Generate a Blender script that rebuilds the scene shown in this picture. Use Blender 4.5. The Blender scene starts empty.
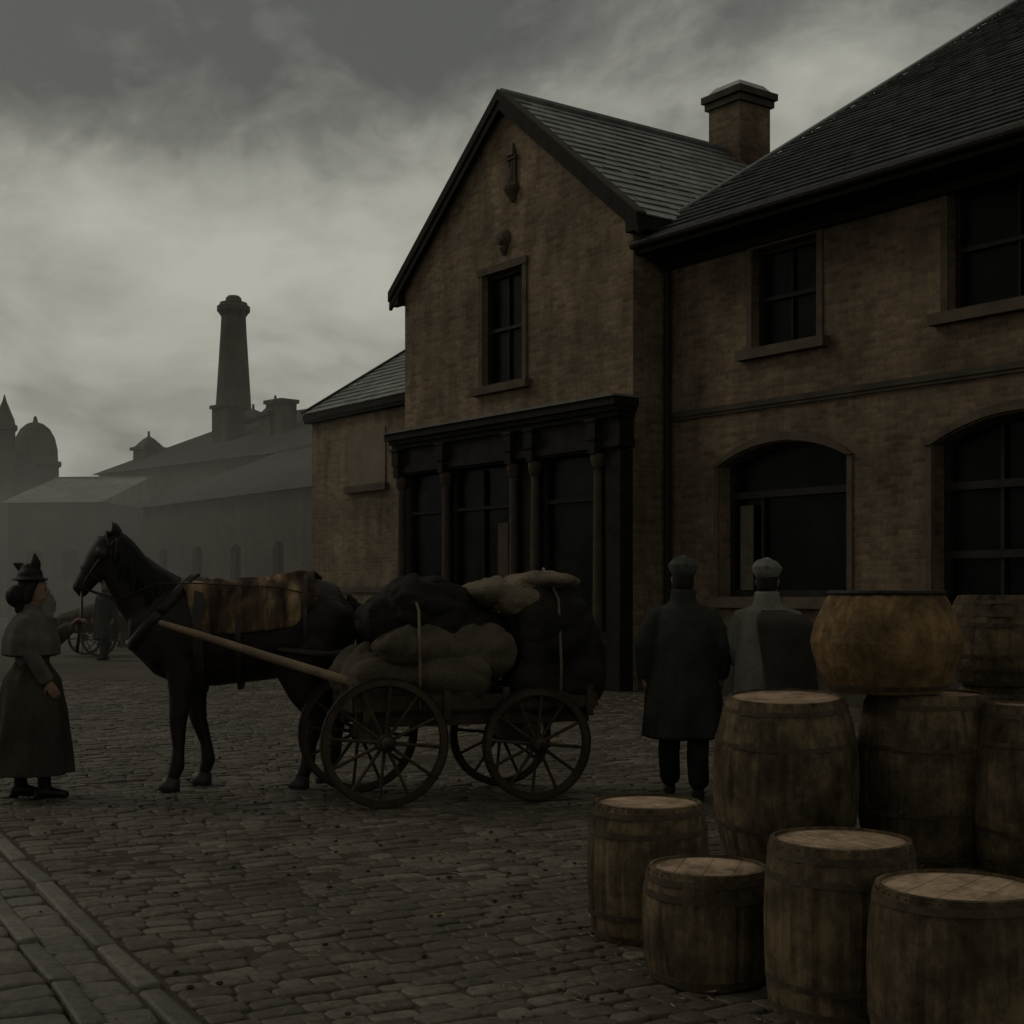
import bpy, math, random
from mathutils import Vector, Matrix, noise
random.seed(7)
R = random.random
def U(a,b): return a+(b-a)*R()
scene = bpy.context.scene

# ------------------------------------------------------------------ materials
def newmat(name):
    m = bpy.data.materials.new(name); m.use_nodes = True
    nt = m.node_tree; b = nt.nodes['Principled BSDF']
    return m, nt, b
def N(nt, typ, **kw):
    n = nt.nodes.new(typ)
    for k,v in kw.items(): setattr(n,k,v)
    return n
def L(nt,a,b): nt.links.new(a,b)
def ramp(nt, fac, stops):
    r = N(nt,'ShaderNodeValToRGB')
    el = r.color_ramp.elements
    while len(el)<len(stops): el.new(0.5)
    for e,(p,c) in zip(el,stops):
        e.position=p; e.color=(c[0],c[1],c[2],1)
    L(nt,fac,r.inputs[0]); return r.outputs[0]
def noisetex(nt, vec, scale, detail=4, rough=0.55):
    n = N(nt,'ShaderNodeTexNoise'); n.inputs['Scale'].default_value=scale
    n.inputs['Detail'].default_value=detail; n.inputs['Roughness'].default_value=rough
    if vec is not None: L(nt,vec,n.inputs['Vector'])
    return n.outputs['Fac']
def mix(nt, fac, a, b, typ='MIX'):
    m = N(nt,'ShaderNodeMix'); m.data_type='RGBA'; m.blend_type=typ
    for s,v in ((m.inputs[0],fac),(m.inputs[6],a),(m.inputs[7],b)):
        if isinstance(v,bpy.types.NodeSocket): L(nt,v,s)
        else: s.default_value = v if isinstance(v,float) else (v[0],v[1],v[2],1)
    return m.outputs[2]
def bump(nt,b,h,strength=0.3,dist=0.02):
    n=N(nt,'ShaderNodeBump'); n.inputs['Strength'].default_value=strength
    n.inputs['Distance'].default_value=dist
    L(nt,h,n.inputs['Height']); L(nt,n.outputs[0],b.inputs['Normal'])
def mat_noise(name,c1,c2,scale=6,rough=0.8,bmp=0.3,dist=0.01,stretch=None,fine=60,spec=.12):
    m,nt,b=newmat(name)
    tc=N(nt,'ShaderNodeTexCoord'); v=tc.outputs['Object']
    if stretch:
        mp=N(nt,'ShaderNodeMapping'); mp.inputs['Scale'].default_value=stretch
        L(nt,v,mp.inputs[0]); v=mp.outputs[0]
    f=noisetex(nt,v,scale,6); g=noisetex(nt,v,fine,3)
    c=ramp(nt,f,[(0.3,c1),(0.7,c2)])
    c=mix(nt,0.5,c,ramp(nt,g,[(0.3,(.55,.55,.55)),(0.7,(1.25,1.25,1.25))]),'MULTIPLY')
    L(nt,c,b.inputs['Base Color']); b.inputs['Roughness'].default_value=rough
    b.inputs['Specular IOR Level'].default_value=spec
    a=N(nt,'ShaderNodeMath',operation='ADD'); L(nt,f,a.inputs[0]); L(nt,g,a.inputs[1])
    bump(nt,b,a.outputs[0],bmp,dist)
    return m
def mat_brick(name,c1,c2,mortar,w=.235,h=.078,ms=.009,stain=.6,rough=.92):
    m,nt,b=newmat(name)
    tc=N(nt,'ShaderNodeTexCoord'); v=tc.outputs['UV']; o=tc.outputs['Object']
    wob=N(nt,'ShaderNodeTexNoise'); wob.inputs['Scale'].default_value=3.; L(nt,o,wob.inputs['Vector'])
    ad=N(nt,'ShaderNodeVectorMath',operation='MULTIPLY_ADD')
    L(nt,wob.outputs['Color'],ad.inputs[0]); ad.inputs[1].default_value=(.015,.015,0); L(nt,v,ad.inputs[2])
    br=N(nt,'ShaderNodeTexBrick'); L(nt,ad.outputs[0],br.inputs['Vector'])
    br.inputs['Scale'].default_value=1; br.inputs['Brick Width'].default_value=w; br.inputs['Row Height'].default_value=h
    br.inputs['Mortar Size'].default_value=ms; br.inputs['Mortar Smooth'].default_value=.2; br.inputs['Bias'].default_value=-.1
    br.inputs['Color1'].default_value=(*c1,1); br.inputs['Color2'].default_value=(*c2,1); br.inputs['Mortar'].default_value=(*mortar,1)
    big=noisetex(nt,o,.5,7,.62); fine=noisetex(nt,o,13,6,.6)
    mp=N(nt,'ShaderNodeMapping'); mp.inputs['Scale'].default_value=(2.2,2.2,.6); L(nt,o,mp.inputs[0])
    drip=noisetex(nt,mp.outputs[0],1.2,6,.62)
    c=mix(nt,stain,br.outputs['Color'],ramp(nt,big,[(.32,(.30,.29,.28)),(.66,(1.4,1.36,1.3))]),'MULTIPLY')
    c=mix(nt,.45,c,ramp(nt,fine,[(.3,(.5,.5,.5)),(.7,(1.3,1.3,1.3))]),'MULTIPLY')
    c=mix(nt,.6,c,ramp(nt,drip,[(.35,(.40,.40,.40)),(.6,(1.1,1.1,1.1))]),'MULTIPLY')
    L(nt,c,b.inputs['Base Color']); b.inputs['Roughness'].default_value=rough
    b.inputs['Specular IOR Level'].default_value=.12
    s=N(nt,'ShaderNodeMath',operation='MULTIPLY_ADD'); L(nt,br.outputs['Fac'],s.inputs[0]); s.inputs[1].default_value=-1.; L(nt,fine,s.inputs[2])
    bump(nt,b,s.outputs[0],.6,.02)
    return m
def mat_island(name,c1,c2,rough=.6,spec=.35,mud=False):
    """stones / slates: colour differs per separate stone"""
    m,nt,b=newmat(name)
    g=N(nt,'ShaderNodeNewGeometry'); tc=N(nt,'ShaderNodeTexCoord')
    c=ramp(nt,g.outputs['Random Per Island'],[(0,c1),(1,c2)])
    n=noisetex(nt,tc.outputs['Object'],.45,6,.62); f=noisetex(nt,tc.outputs['Object'],22,5,.65)
    c=mix(nt,.8,c,ramp(nt,n,[(.32,(.42,.40,.37)),(.66,(1.35,1.33,1.28))]),'MULTIPLY')
    c=mix(nt,.8,c,ramp(nt,f,[(.3,(.42,.42,.42)),(.7,(1.35,1.35,1.35))]),'MULTIPLY')
    if mud:
        k=noisetex(nt,tc.outputs['Object'],1.1,9,.72)
        kk=ramp(nt,k,[(.44,(0,0,0)),(.60,(.9,.9,.9))])
        c=mix(nt,kk,c,mix(nt,.7,(.062,.050,.035),ramp(nt,f,[(.3,(.45,.45,.45)),(.7,(1.4,1.4,1.4))]),'MULTIPLY'))
    L(nt,c,b.inputs['Base Color'])
    rr=N(nt,'ShaderNodeMapRange'); L(nt,n,rr.inputs[0]); rr.inputs[1].default_value=.3; rr.inputs[2].default_value=.7
    rr.inputs[3].default_value=rough-.18; rr.inputs[4].default_value=rough+.15; L(nt,rr.outputs[0],b.inputs['Roughness'])
    b.inputs['Specular IOR Level'].default_value=spec
    bump(nt,b,f,.6,.015)
    return m
def mat_plain(name,c,rough=.6,spec=.3,metal=0):
    m,nt,b=newmat(name); b.inputs['Base Color'].default_value=(*c,1)
    b.inputs['Roughness'].default_value=rough; b.inputs['Specular IOR Level'].default_value=spec
    b.inputs['Metallic'].default_value=metal
    return m

M={}
M['brickA']=mat_brick('brick_gable',(.205,.152,.10),(.12,.088,.058),(.165,.135,.10))
M['brickB']=mat_brick('brick_shop',(.168,.122,.080),(.095,.068,.046),(.135,.11,.08))
M['brickC']=mat_brick('brick_low',(.21,.162,.107),(.13,.10,.068),(.18,.15,.11),stain=.65)
M['brickD']=mat_brick('brick_far',(.09,.073,.055),(.06,.05,.039),(.08,.067,.053),w=.3,h=.1)
M['stone']=mat_noise('dressed_stone',(.055,.042,.030),(.10,.078,.055),3,.85,.3,.01)
M['stoned']=mat_noise('sooty_stone',(.034,.029,.022),(.068,.056,.042),3,.8,.3,.01)
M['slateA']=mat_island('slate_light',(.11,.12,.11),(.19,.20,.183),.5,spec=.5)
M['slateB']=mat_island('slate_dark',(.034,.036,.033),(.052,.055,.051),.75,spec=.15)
M['lead']=mat_noise('lead',(.08,.085,.08),(.14,.15,.14),5,.5,.2,.01)
M['paint']=mat_noise('dark_painted_wood',(.008,.0072,.0055),(.020,.017,.0125),5,.7,.25,.006,spec=.08)
M['woodcol']=mat_noise('shopfront_wood',(.032,.023,.016),(.062,.045,.031),6,.65,.25,.006)
M['frame']=mat_noise('window_frame_wood',(.010,.009,.0075),(.022,.019,.015),8,.6,.2,.005)
M['iron']=mat_noise('iron',(.009,.008,.007),(.026,.021,.016),12,.6,.25,.004)
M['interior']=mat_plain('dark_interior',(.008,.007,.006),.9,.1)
def glassmat():
    m,nt,b=newmat('old_window_glass')
    tc=N(nt,'ShaderNodeTexCoord'); n=noisetex(nt,tc.outputs['Object'],1.3,4)
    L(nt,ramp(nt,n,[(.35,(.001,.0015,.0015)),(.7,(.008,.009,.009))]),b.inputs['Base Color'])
    b.inputs['Roughness'].default_value=.25; b.inputs['Specular IOR Level'].default_value=.05
    bump(nt,b,n,.3,.05); return m
M['glass']=glassmat()
M['cobble']=mat_island('granite_setts',(.06,.05,.037),(.15,.127,.096),.68,spec=.25,mud=True)
M['flag']=mat_island('flagstones',(.075,.067,.051),(.145,.13,.103),.62,spec=.3,mud=True)
M['kerb']=mat_island('kerb_granite',(.085,.076,.058),(.13,.117,.093),.62,spec=.3)
M['wood']=mat_noise('cart_wood',(.024,.018,.012),(.058,.043,.028),5,.75,.4,.008)
M['shaft']=mat_noise('ash_shaft_wood',(.11,.078,.05),(.175,.128,.082),5,.65,.3,.006)

# ------------------------------------------------------------------ mesh builder
class MB:
    def __init__(s): s.v=[]; s.f=[]; s.m=[]
    def add(s,vs,fs,mi=0):
        o=len(s.v); s.v+= [tuple(v) for v in vs]
        for f in fs: s.f.append(tuple(i+o for i in f)); s.m.append(mi)
    def box(s,x0,x1,y0,y1,z0,z1,mi=0):
        if x0>x1:x0,x1=x1,x0
        if y0>y1:y0,y1=y1,y0
        if z0>z1:z0,z1=z1,z0
        vs=[(x0,y0,z0),(x1,y0,z0),(x1,y1,z0),(x0,y1,z0),(x0,y0,z1),(x1,y0,z1),(x1,y1,z1),(x0,y1,z1)]
        s.add(vs,[(0,3,2,1),(4,5,6,7),(0,1,5,4),(1,2,6,5),(2,3,7,6),(3,0,4,7)],mi)
    def beam(s,a,b,w,h,mi=0,up=Vector((0,0,1))):
        a=Vector(a);b=Vector(b);t=(b-a).normalized(); sd=t.cross(up)
        if sd.length<1e-3: sd=Vector((1,0,0))
        sd.normalize(); u=sd.cross(t)
        vs=[]
        for p in (a,b):
            for (i,j) in ((-1,-1),(1,-1),(1,1),(-1,1)): vs.append(p+sd*i*w/2+u*j*h/2)
        s.add(vs,[(0,1,2,3),(7,6,5,4),(0,4,5,1),(1,5,6,2),(2,6,7,3),(3,7,4,0)],mi)
    def tube(s,pts,rad,side=(1,0,0),n=16,mi=0,cap=True,mod=None,capk=.55):
        pts=[Vector(p) for p in pts]; rad=[(r,r) if not isinstance(r,tuple) else r for r in rad]
        side=Vector(side)
        T=[]
        for i in range(len(pts)):
            a=pts[max(0,i-1)]; b=pts[min(len(pts)-1,i+1)]; T.append((b-a).normalized())
        P=list(pts); RR=list(rad)
        if cap:
            m0=min(rad[0]); m1=min(rad[-1])
            P=[pts[0]-T[0]*m0*capk,pts[0]-T[0]*m0*capk*.75]+P+[pts[-1]+T[-1]*m1*capk*.75,pts[-1]+T[-1]*m1*capk]
            RR=[tuple(x*.4 for x in rad[0]),tuple(x*.75 for x in rad[0])]+RR+[tuple(x*.75 for x in rad[-1]),tuple(x*.4 for x in rad[-1])]
            T=[T[0],T[0]]+T+[T[-1],T[-1]]
        vs=[];fs=[]
        for i,(p,r,t) in enumerate(zip(P,RR,T)):
            sd=side-t*side.dot(t)
            if sd.length<1e-4: sd=Vector((0,1,0))-t*t.y
            sd.normalize(); o=t.cross(sd)
            for k in range(n):
                a=2*math.pi*k/n
                q=1 if mod is None else mod(a,p)
                vs.append(p+sd*math.cos(a)*r[0]*q+o*math.sin(a)*r[1]*q)
        for i in range(len(P)-1):
            for k in range(n):
                k2=(k+1)%n
                fs.append((i*n+k,i*n+k2,(i+1)*n+k2,(i+1)*n+k))
        fs.append(tuple(reversed(range(n)))); fs.append(tuple((len(P)-1)*n+k for k in range(n)))
        s.add(vs,fs,mi)
    def sphere(s,c,r,mi=0,n=12,m=8):
        c=Vector(c); r=(r,r,r) if not isinstance(r,tuple) else r
        vs=[];fs=[]
        for i in range(m+1):
            ph=math.pi*i/m
            for k in range(n):
                a=2*math.pi*k/n
                vs.append((c.x+r[0]*math.sin(ph)*math.cos(a),c.y+r[1]*math.sin(ph)*math.sin(a),c.z+r[2]*math.cos(ph)))
        for i in range(m):
            for k in range(n):
                fs.append((i*n+k,(i+1)*n+k,(i+1)*n+(k+1)%n,i*n+(k+1)%n))
        s.add(vs,fs,mi)
    def lathe(s,prof,c=(0,0,0),n=24,mi=0,rot=0):
        vs=[];fs=[]
        for (r,z) in prof:
            for k in range(n):
                a=2*math.pi*k/n+rot
                vs.append((c[0]+r*math.cos(a),c[1]+r*math.sin(a),c[2]+z))
        for i in range(len(prof)-1):
            for k in range(n): fs.append((i*n+k,i*n+(k+1)%n,(i+1)*n+(k+1)%n,(i+1)*n+k))
        fs.append(tuple(reversed(range(n)))); fs.append(tuple((len(prof)-1)*n+k for k in range(n)))
        s.add(vs,fs,mi)

def finish(name,mb,mats,parent=None,smooth=False,voxel=None,sm=4,loc=None,rot=None,uv=True,disp=None):
    me=bpy.data.meshes.new(name); me.from_pydata(mb.v,[],mb.f)
    for m in mats: me.materials.append(m)
    if len(mats)>1: me.polygons.foreach_set('material_index',mb.m)
    if uv and not voxel:
        ul=me.uv_layers.new(name='UVMap'); d=ul.data
        for p in me.polygons:
            n=p.normal
            if abs(n.z)>.995: t=Vector((1,0,0)); b=Vector((0,1,0))
            else:
                t=Vector((-n.y,n.x,0)).normalized(); b=n.cross(t)
            for li in p.loop_indices:
                co=me.vertices[me.loops[li].vertex_index].co
                d[li].uv=(co.dot(t),co.dot(b))
    ob=bpy.data.objects.new(name,me); scene.collection.objects.link(ob)
    if voxel:
        r=ob.modifiers.new('r','REMESH'); r.mode='VOXEL'; r.voxel_size=voxel; r.use_smooth_shade=True
        s2=ob.modifiers.new('s','SMOOTH'); s2.factor=.5; s2.iterations=sm
        dg=bpy.context.evaluated_depsgraph_get(); dg.update()
        me2=bpy.data.meshes.new_from_object(ob.evaluated_get(dg)); ob.modifiers.clear(); ob.data=me2
        me2.name=name
        if not me2.materials: me2.materials.append(mats[0])
        if disp:
            for v in me2.vertices:
                v.co=v.co+v.normal*disp(v.co)
        for p in me2.polygons: p.use_smooth=True
    elif smooth:
        for p in me.polygons: p.use_smooth=True
    if parent: ob.parent=parent
    if loc is not None: ob.location=loc
    if rot is not None: ob.rotation_euler=rot
    return ob
def empty(name,loc=(0,0,0),rz=0,parent=None):
    e=bpy.data.objects.new(name,None); scene.collection.objects.link(e)
    e.location=loc; e.rotation_euler=(0,0,rz); e.empty_display_size=.3
    if parent: e.parent=parent
    return e

# ------------------------------------------------------------------ building helpers
def wall(mb,x0,x1,z0,z1,y,ops,depth=.22,mi=0):
    """front wall (facing -y) with openings (xa,xb,za,zb,rise)"""
    xs=sorted(set([x0,x1]+[o[0] for o in ops]+[o[1] for o in ops]))
    zs=sorted(set([z0,z1]+[o[2] for o in ops]+[o[3] for o in ops]))
    for i in range(len(xs)-1):
        for j in range(len(zs)-1):
            cx=(xs[i]+xs[i+1])/2; cz=(zs[j]+zs[j+1])/2
            if any(o[0]<cx<o[1] and o[2]<cz<o[3] for o in ops): continue
            mb.add([(xs[i],y,zs[j]),(xs[i+1],y,zs[j]),(xs[i+1],y,zs[j+1]),(xs[i],y,zs[j+1])],[(0,1,2,3)],mi)
    for o in ops:
        xa,xb,za,zb,rise=o
        y2=y+depth
        zs_=zb-rise
        mb.add([(xa,y,za),(xa,y2,za),(xa,y2,zs_),(xa,y,zs_)],[(0,3,2,1)],mi)
        mb.add([(xb,y,za),(xb,y2,za),(xb,y2,zs_),(xb,y,zs_)],[(0,1,2,3)],mi)
        mb.add([(xa,y,za),(xb,y,za),(xb,y2,za),(xa,y2,za)],[(0,1,2,3)],mi)
        if rise<=0:
            mb.add([(xa,y,zb),(xb,y,zb),(xb,y2,zb),(xa,y2,zb)],[(3,2,1,0)],mi)
        else:
            n=16; A=arcpts(xa,xb,zs_,rise,n)
            for k in range(n):
                (ax,az),(bx_,bz)=A[k],A[k+1]
                mb.add([(ax,y,az),(bx_,y,bz),(bx_,y,zb),(ax,y,zb)],[(0,1,2,3)],mi)
                mb.add([(ax,y,az),(bx_,y,bz),(bx_,y2,bz),(ax,y2,az)],[(3,2,1,0)],mi)
def arcpts(xa,xb,zs,rise,n):
    w=(xb-xa)/2; r=(w*w+rise*rise)/(2*rise); cz=zs+rise-r; cx=(xa+xb)/2
    a0=math.asin(min(1,w/r))
    return [(cx+r*math.sin(-a0+2*a0*k/n),cz+r*math.cos(-a0+2*a0*k/n)) for k in range(n+1)]
def archmould(mb,xa,xb,zs,rise,y,w=.14,proj=.07,mi=0,off=.02):
    n=20; A=arcpts(xa-off,xb+off,zs,rise+off,n); B=arcpts(xa-off-w,xb+off+w,zs,rise+off+w,n)
    for k in range(n):
        a,b,c,d=A[k],A[k+1],B[k+1],B[k]
        vs=[(p[0],y-proj,p[1]) for p in (a,b,c,d)]+[(p[0],y+.01,p[1]) for p in (a,b,c,d)]
        mb.add(vs,[(0,1,2,3),(0,4,5,1),(2,6,7,3),(1,5,6,2),(3,7,4,0)],mi)
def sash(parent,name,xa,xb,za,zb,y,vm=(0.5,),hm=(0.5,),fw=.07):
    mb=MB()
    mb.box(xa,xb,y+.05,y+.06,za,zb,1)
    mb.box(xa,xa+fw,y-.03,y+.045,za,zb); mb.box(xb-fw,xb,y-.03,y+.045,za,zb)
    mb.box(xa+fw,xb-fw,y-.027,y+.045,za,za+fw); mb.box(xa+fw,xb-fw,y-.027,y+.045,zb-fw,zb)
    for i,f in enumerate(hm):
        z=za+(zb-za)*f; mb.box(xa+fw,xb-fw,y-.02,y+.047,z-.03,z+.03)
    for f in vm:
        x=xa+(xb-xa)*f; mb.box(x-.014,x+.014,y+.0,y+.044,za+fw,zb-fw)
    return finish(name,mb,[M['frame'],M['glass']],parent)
def roof_slates(mb,O,A,B,rowh=.24,sw=.3,mi=0):
    O=Vector(O);A=Vector(A);B=Vector(B); La=A.length; Lb=B.length; a=A/La; b=B/Lb; n=a.cross(b)
    if n.z<0: n=-n
    rows=max(1,int(Lb/rowh)); rowh=Lb/rows
    for r in range(rows):
        v0=r*rowh; v1=min(Lb,v0+rowh*1.15); x=-(sw/2 if r%2 else 0)
        while x<La:
            xa=max(0,x); xb=min(La,x+sw-.006); x+=sw
            if xb-xa<.02: continue
            j=U(-.004,.006); j2=U(-.006,.006)
            lo=.040+j; hi=.012
            p=[O+a*xa+b*(v0+j2)+n*lo,O+a*xb+b*(v0+j2)+n*(lo+U(-.003,.003)),O+a*xb+b*v1+n*hi,O+a*xa+b*v1+n*hi,
               O+a*xa+b*(v0+j2)+n*(lo-.022),O+a*xb+b*(v0+j2)+n*(lo-.022)]
            mb.add(p,[(0,1,2,3),(4,5,1,0)],mi)

TH=math.atan2(-.808,.589)
P0=(1.858,21.5,0)
c1,s1=math.cos(TH),math.sin(TH)
def b2w(x,y,z=0): return Vector((P0[0]+c1*x-s1*y,P0[1]+s1*x+c1*y,z))
def w2b(X,Y):
    dx,dy=X-P0[0],Y-P0[1]; return (c1*dx+s1*dy,-s1*dx+c1*dy)

# ================================================================== GABLE HOUSE
g=empty('brick_gable_house',P0,TH)
W=6.64; ZE=7.43; ZA=10.06; mid=-W/2
mb=MB()
win=(-4.0,-2.83,5.12,7.08,0)
wall(mb,-W,0,-.1,ZE,0,[win,(-6.3,-.4,.0,3.7,0)],.25)
mb.add([(-W,0,ZE),(0,0,ZE),(mid,0,ZA)],[(0,1,2)])
mb.add([(0,0,-.1),(0,9,-.1),(0,9,ZE),(0,0,ZE)],[(0,1,2,3)])
mb.add([(-W,0,-.1),(-W,9,-.1),(-W,9,ZE),(-W,0,ZE)],[(3,2,1,0)])
mb.add([(-W,9,-.1),(0,9,-.1),(0,9,ZE),(mid,9,ZA),(-W,9,ZE)],[(4,3,2,1,0)])
finish('walls',mb,[M['brickA']],g)
mb=MB(); sl=(ZA-ZE)/(W/2); ov=.26; fy=-.10
def zr(x): return ZA-sl*abs(x-mid)
up=.02
for sgn in (1,-1):
    xe=mid+sgn*(W/2+ov); ze=zr(xe)+up
    a=Vector((xe,fy,ze)); b=Vector((mid,fy,ZA+up)); d=Vector((0,9.3,0))
    vs=[a,b,b+d,a+d]; vs+= [v-Vector((0,0,.10)) for v in vs]
    mb.add(vs,[(0,1,2,3),(4,5,6,7),(0,4,5,1),(1,5,6,2),(2,6,7,3),(3,7,4,0)],1)
    roof_slates(mb,(xe,fy,ze),(0,9.3,0),(mid-xe,0,ZA+up-ze),.25,.32,0)
mb.tube([(mid,fy-.02,ZA+up+.04),(mid,9.2,ZA+up+.04)],[.08,.08],n=8,mi=2,cap=False)
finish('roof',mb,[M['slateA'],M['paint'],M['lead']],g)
mb=MB()
for sgn in (1,-1):
    xe=mid+sgn*(W/2+ov+.05); ze=zr(xe)+up
    a=Vector((xe,0,ze)); b=Vector((mid,0,ZA+up)); 
    for (y0,y1,t0,t1) in ((fy-.07,fy-.003,.03,-.26),(fy-.10,fy-.072,.05,-.10)):
        vs=[Vector((p.x,y,p.z+t)) for y in (y0,y1) for p,t in ((a,t0),(b,t0),(b,t1),(a,t1))]
        mb.add(vs,[(0,1,2,3),(4,5,6,7),(0,4,5,1),(1,5,6,2),(2,6,7,3),(3,7,4,0)],0)
    vs=[Vector((p.x,y,p.z+t)) for y in (fy-.10,fy+.10) for p,t in ((a,.055),(b,.055),(b,.085),(a,.085))]
    mb.add(vs,[(0,1,2,3),(4,5,6,7),(0,4,5,1),(1,5,6,2),(2,6,7,3),(3,7,4,0)],1)
mb.box(.003,.30,-.16,-.003,ZE-.42,ZE-.22,0); mb.box(-W-.28,-W-.003,-.16,-.003,ZE-.42,ZE-.22,0)
mb.box(.003,.27,0.0,.62,ZE-.38,ZE-.24,0); mb.box(-W-.25,-W-.003,0.0,5,ZE-.38,ZE-.24,0)
finish('bargeboards',mb,[M['paint'],M['stoned']],g)
sash(g,'sash_window',win[0],win[1],win[2],win[3],.12,(0.5,),(0.5,))
mb=MB()
mb.box(win[0]-.12,win[0]-.003,-.035,.05,win[2],win[3]); mb.box(win[1]+.003,win[1]+.12,-.035,.05,win[2],win[3])
mb.box(win[0]-.14,win[1]+.14,-.05,.05,win[3]+.003,win[3]+.13)
mb.box(win[0]-.24,win[1]+.24,-.14,.05,win[2]-.14,win[2]-.003)
finish('window_surround',mb,[M['stone']],g)
mb=MB()
mb.tube([(mid-.02,.0,7.62),(mid-.02,-.09,7.62)],[.17,.13],side=(1,0,0),n=14)
mb.tube([(mid-.02,-.07,7.62),(mid-.02,-.14,7.60)],[.075,.05],side=(1,0,0),n=10)
mb.tube([(mid-.02,-.04,7.45),(mid-.02,-.04,7.34)],[.09,.03],side=(1,0,0),n=10)
x_=mid+.22
mb.lathe([(.04,0),(.10,.10),(.17,.2),(.17,.26)],(x_,-.02,8.2),12)
mb.box(x_-.13,x_+.13,-.07,.02,8.46,8.52); mb.box(x_-.10,x_-.06,-.06,.02,8.52,8.92); mb.box(x_+.06,x_+.10,-.06,.02,8.52,8.92)
mb.lathe([(.045,0),(.06,.1),(.05,.26),(.035,.3),(.045,.34),(.02,.39)],(x_,-.03,8.52),10)
mb.box(x_-.13,x_+.13,-.08,.02,8.92,8.98); mb.lathe([(.13,0),(.05,.13),(.01,.24)],(x_,-.02,8.98),4,rot=math.pi/4)
finish('wall_ornaments',mb,[M['stone']],g)
mb=MB()
xa,xb=-6.50,.06
mb.box(xa-.08,xb+.08,-.50,.0-.003,4.36,4.48,0)
mb.box(xa-.04,xb+.04,-.43,-.003,4.28,4.357,0)
mb.box(xa,xb,-.37,-.003,4.20,4.277,0)
mb.box(xa+.03,xb-.03,-.30,-.003,3.86,4.197,0)
mb.box(xa+.0,xb-.0,-.34,-.003,3.74,3.857,0)
mb.box(xa-.10,xb+.10,-.54,-.003,4.483,4.515,1)
for x in (-6.3,-4.78,-2.72,-2.12,-.5):
    mb.box(x-.11,x+.11,-.44,-.303,3.87,4.15,0); mb.box(x-.08,x+.08,-.42,-.343,3.66,3.867,0)
    mb.box(x-.14,x+.14,-.46,-.305,4.15,4.195,0)
finish('shopfront_cornice',mb,[M['paint'],M['lead']],g)
mb=MB()
for x in (-6.3,-4.78,-2.72,-2.12,-.5):
    mb.box(x-.13,x+.13,-.40,-.15,0,.75)
    mb.lathe([(.115,.75),(.12,.80),(.085,.86),(.08,2.0),(.07,3.42),(.10,3.47),(.12,3.56),(.12,3.66)],(x,-.28,0),14)
finish('shopfront_columns',mb,[M['woodcol']],g)
mb=MB()
for (a,b,door) in ((-6.15,-4.93,0),(-4.63,-2.87,2),(-2.57,-2.27,3),(-1.97,-.65,0)):
    if door in(0,2):
        mb.box(a,b,-.22,-.06,0,.62,0)
        mb.box(a+.12,b-.12,-.24,-.222,.12,.5,0)
    if door==3: mb.box(a,b,-.20,-.06,0,3.70,0); continue
    mb.box(a,b,-.12,-.11,.62,3.66,1)
    mb.box(a,b,-.21,-.09,.62,.72,0)
    mb.box(a,b,-.195,-.09,2.95,3.01,0)
    mb.box(a,a+.07,-.20,-.09,.72,3.70,0); mb.box(b-.07,b,-.20,-.09,.72,3.70,0)
    nn=0 if door!=2 else 1
    for k in range(1,nn+1):
        x=a+(b-a)*k/(nn+1); mb.box(x-.02,x+.02,-.185,-.09,.72,3.64,0)
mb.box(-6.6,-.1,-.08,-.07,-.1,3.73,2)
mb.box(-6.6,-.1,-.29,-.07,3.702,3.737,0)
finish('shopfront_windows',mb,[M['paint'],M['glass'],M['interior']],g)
mb=MB(); mb.box(-3.35,-3.05,-.16,-.13,1.0,2.7,0); mb.box(-.36,.0,-.26,-.003,0,3.70,1); mb.box(-.41,.05,-.32,-.263,0,.9,1)
finish('door_notice_board',mb,[M['woodcol'],M['paint']],g)
mb=MB(); cx,cy=mid,5.65; h=.42
mb.box(cx-h,cx+h,cy-h,cy+h,8.8,11.12,0)
mb.box(cx-h-.06,cx+h+.06,cy-h-.06,cy+h+.06,10.98,11.10,1)
mb.box(cx-h-.11,cx+h+.11,cy-h-.11,cy+h+.11,11.12,11.25,1)
mb.add([(cx-h-.05,cy-h-.05,11.25),(cx+h+.05,cy-h-.05,11.25),(cx+h+.05,cy+h+.05,11.25),(cx-h-.05,cy+h+.05,11.25),
        (cx-.33,cy-.33,11.42),(cx+.33,cy-.33,11.42),(cx+.33,cy+.33,11.42),(cx-.33,cy+.33,11.42)],[(0,1,5,4),(1,2,6,5),(2,3,7,6),(3,0,4,7),(4,5,6,7)],2)
finish('chimney_stack',mb,[M['brickB'],M['stoned'],mat_noise('pale_mortar_cap',(.26,.26,.24),(.38,.38,.35),5)],g)

# ================================================================== RIGHT SHOP BUILDING
r=empty('brick_shop_building',b2w(0,.7),TH)
XR=17.; ZW=6.88
ops=[(1.85,3.08,5.05,6.5,0),(5.25,6.75,5.05,6.62,0),(1.18,3.6,1.45,3.66,.27),(5.02,7.6,1.1,3.70,.30),
     (9.2,10.7,5.05,6.6,0),(9.0,11.6,1.1,3.70,.30),(13,14.5,5.05,6.6,0)]
mb=MB()
wall(mb,0,XR,-.1,ZW,0,ops,.3)
mb.add([(0,0,-.1),(0,21,-.1),(0,21,ZW),(0,10.5,ZW+6.3),(0,0,ZW)],[(4,3,2,1,0)])
mb.add([(XR,0,-.1),(XR,21,-.1),(XR,21,ZW),(XR,10.5,ZW+6.3),(XR,0,ZW)],[(0,1,2,3,4)])
mb.add([(0,21,-.1),(XR,21,-.1),(XR,21,ZW),(0,21,ZW)],[(3,2,1,0)])
finish('walls',mb,[M['brickB']],r)
mb=MB(); ey=-.62; ez=6.90; sR=.62
ry=10.2; rz=ez+sR*(ry-ey)
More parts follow.
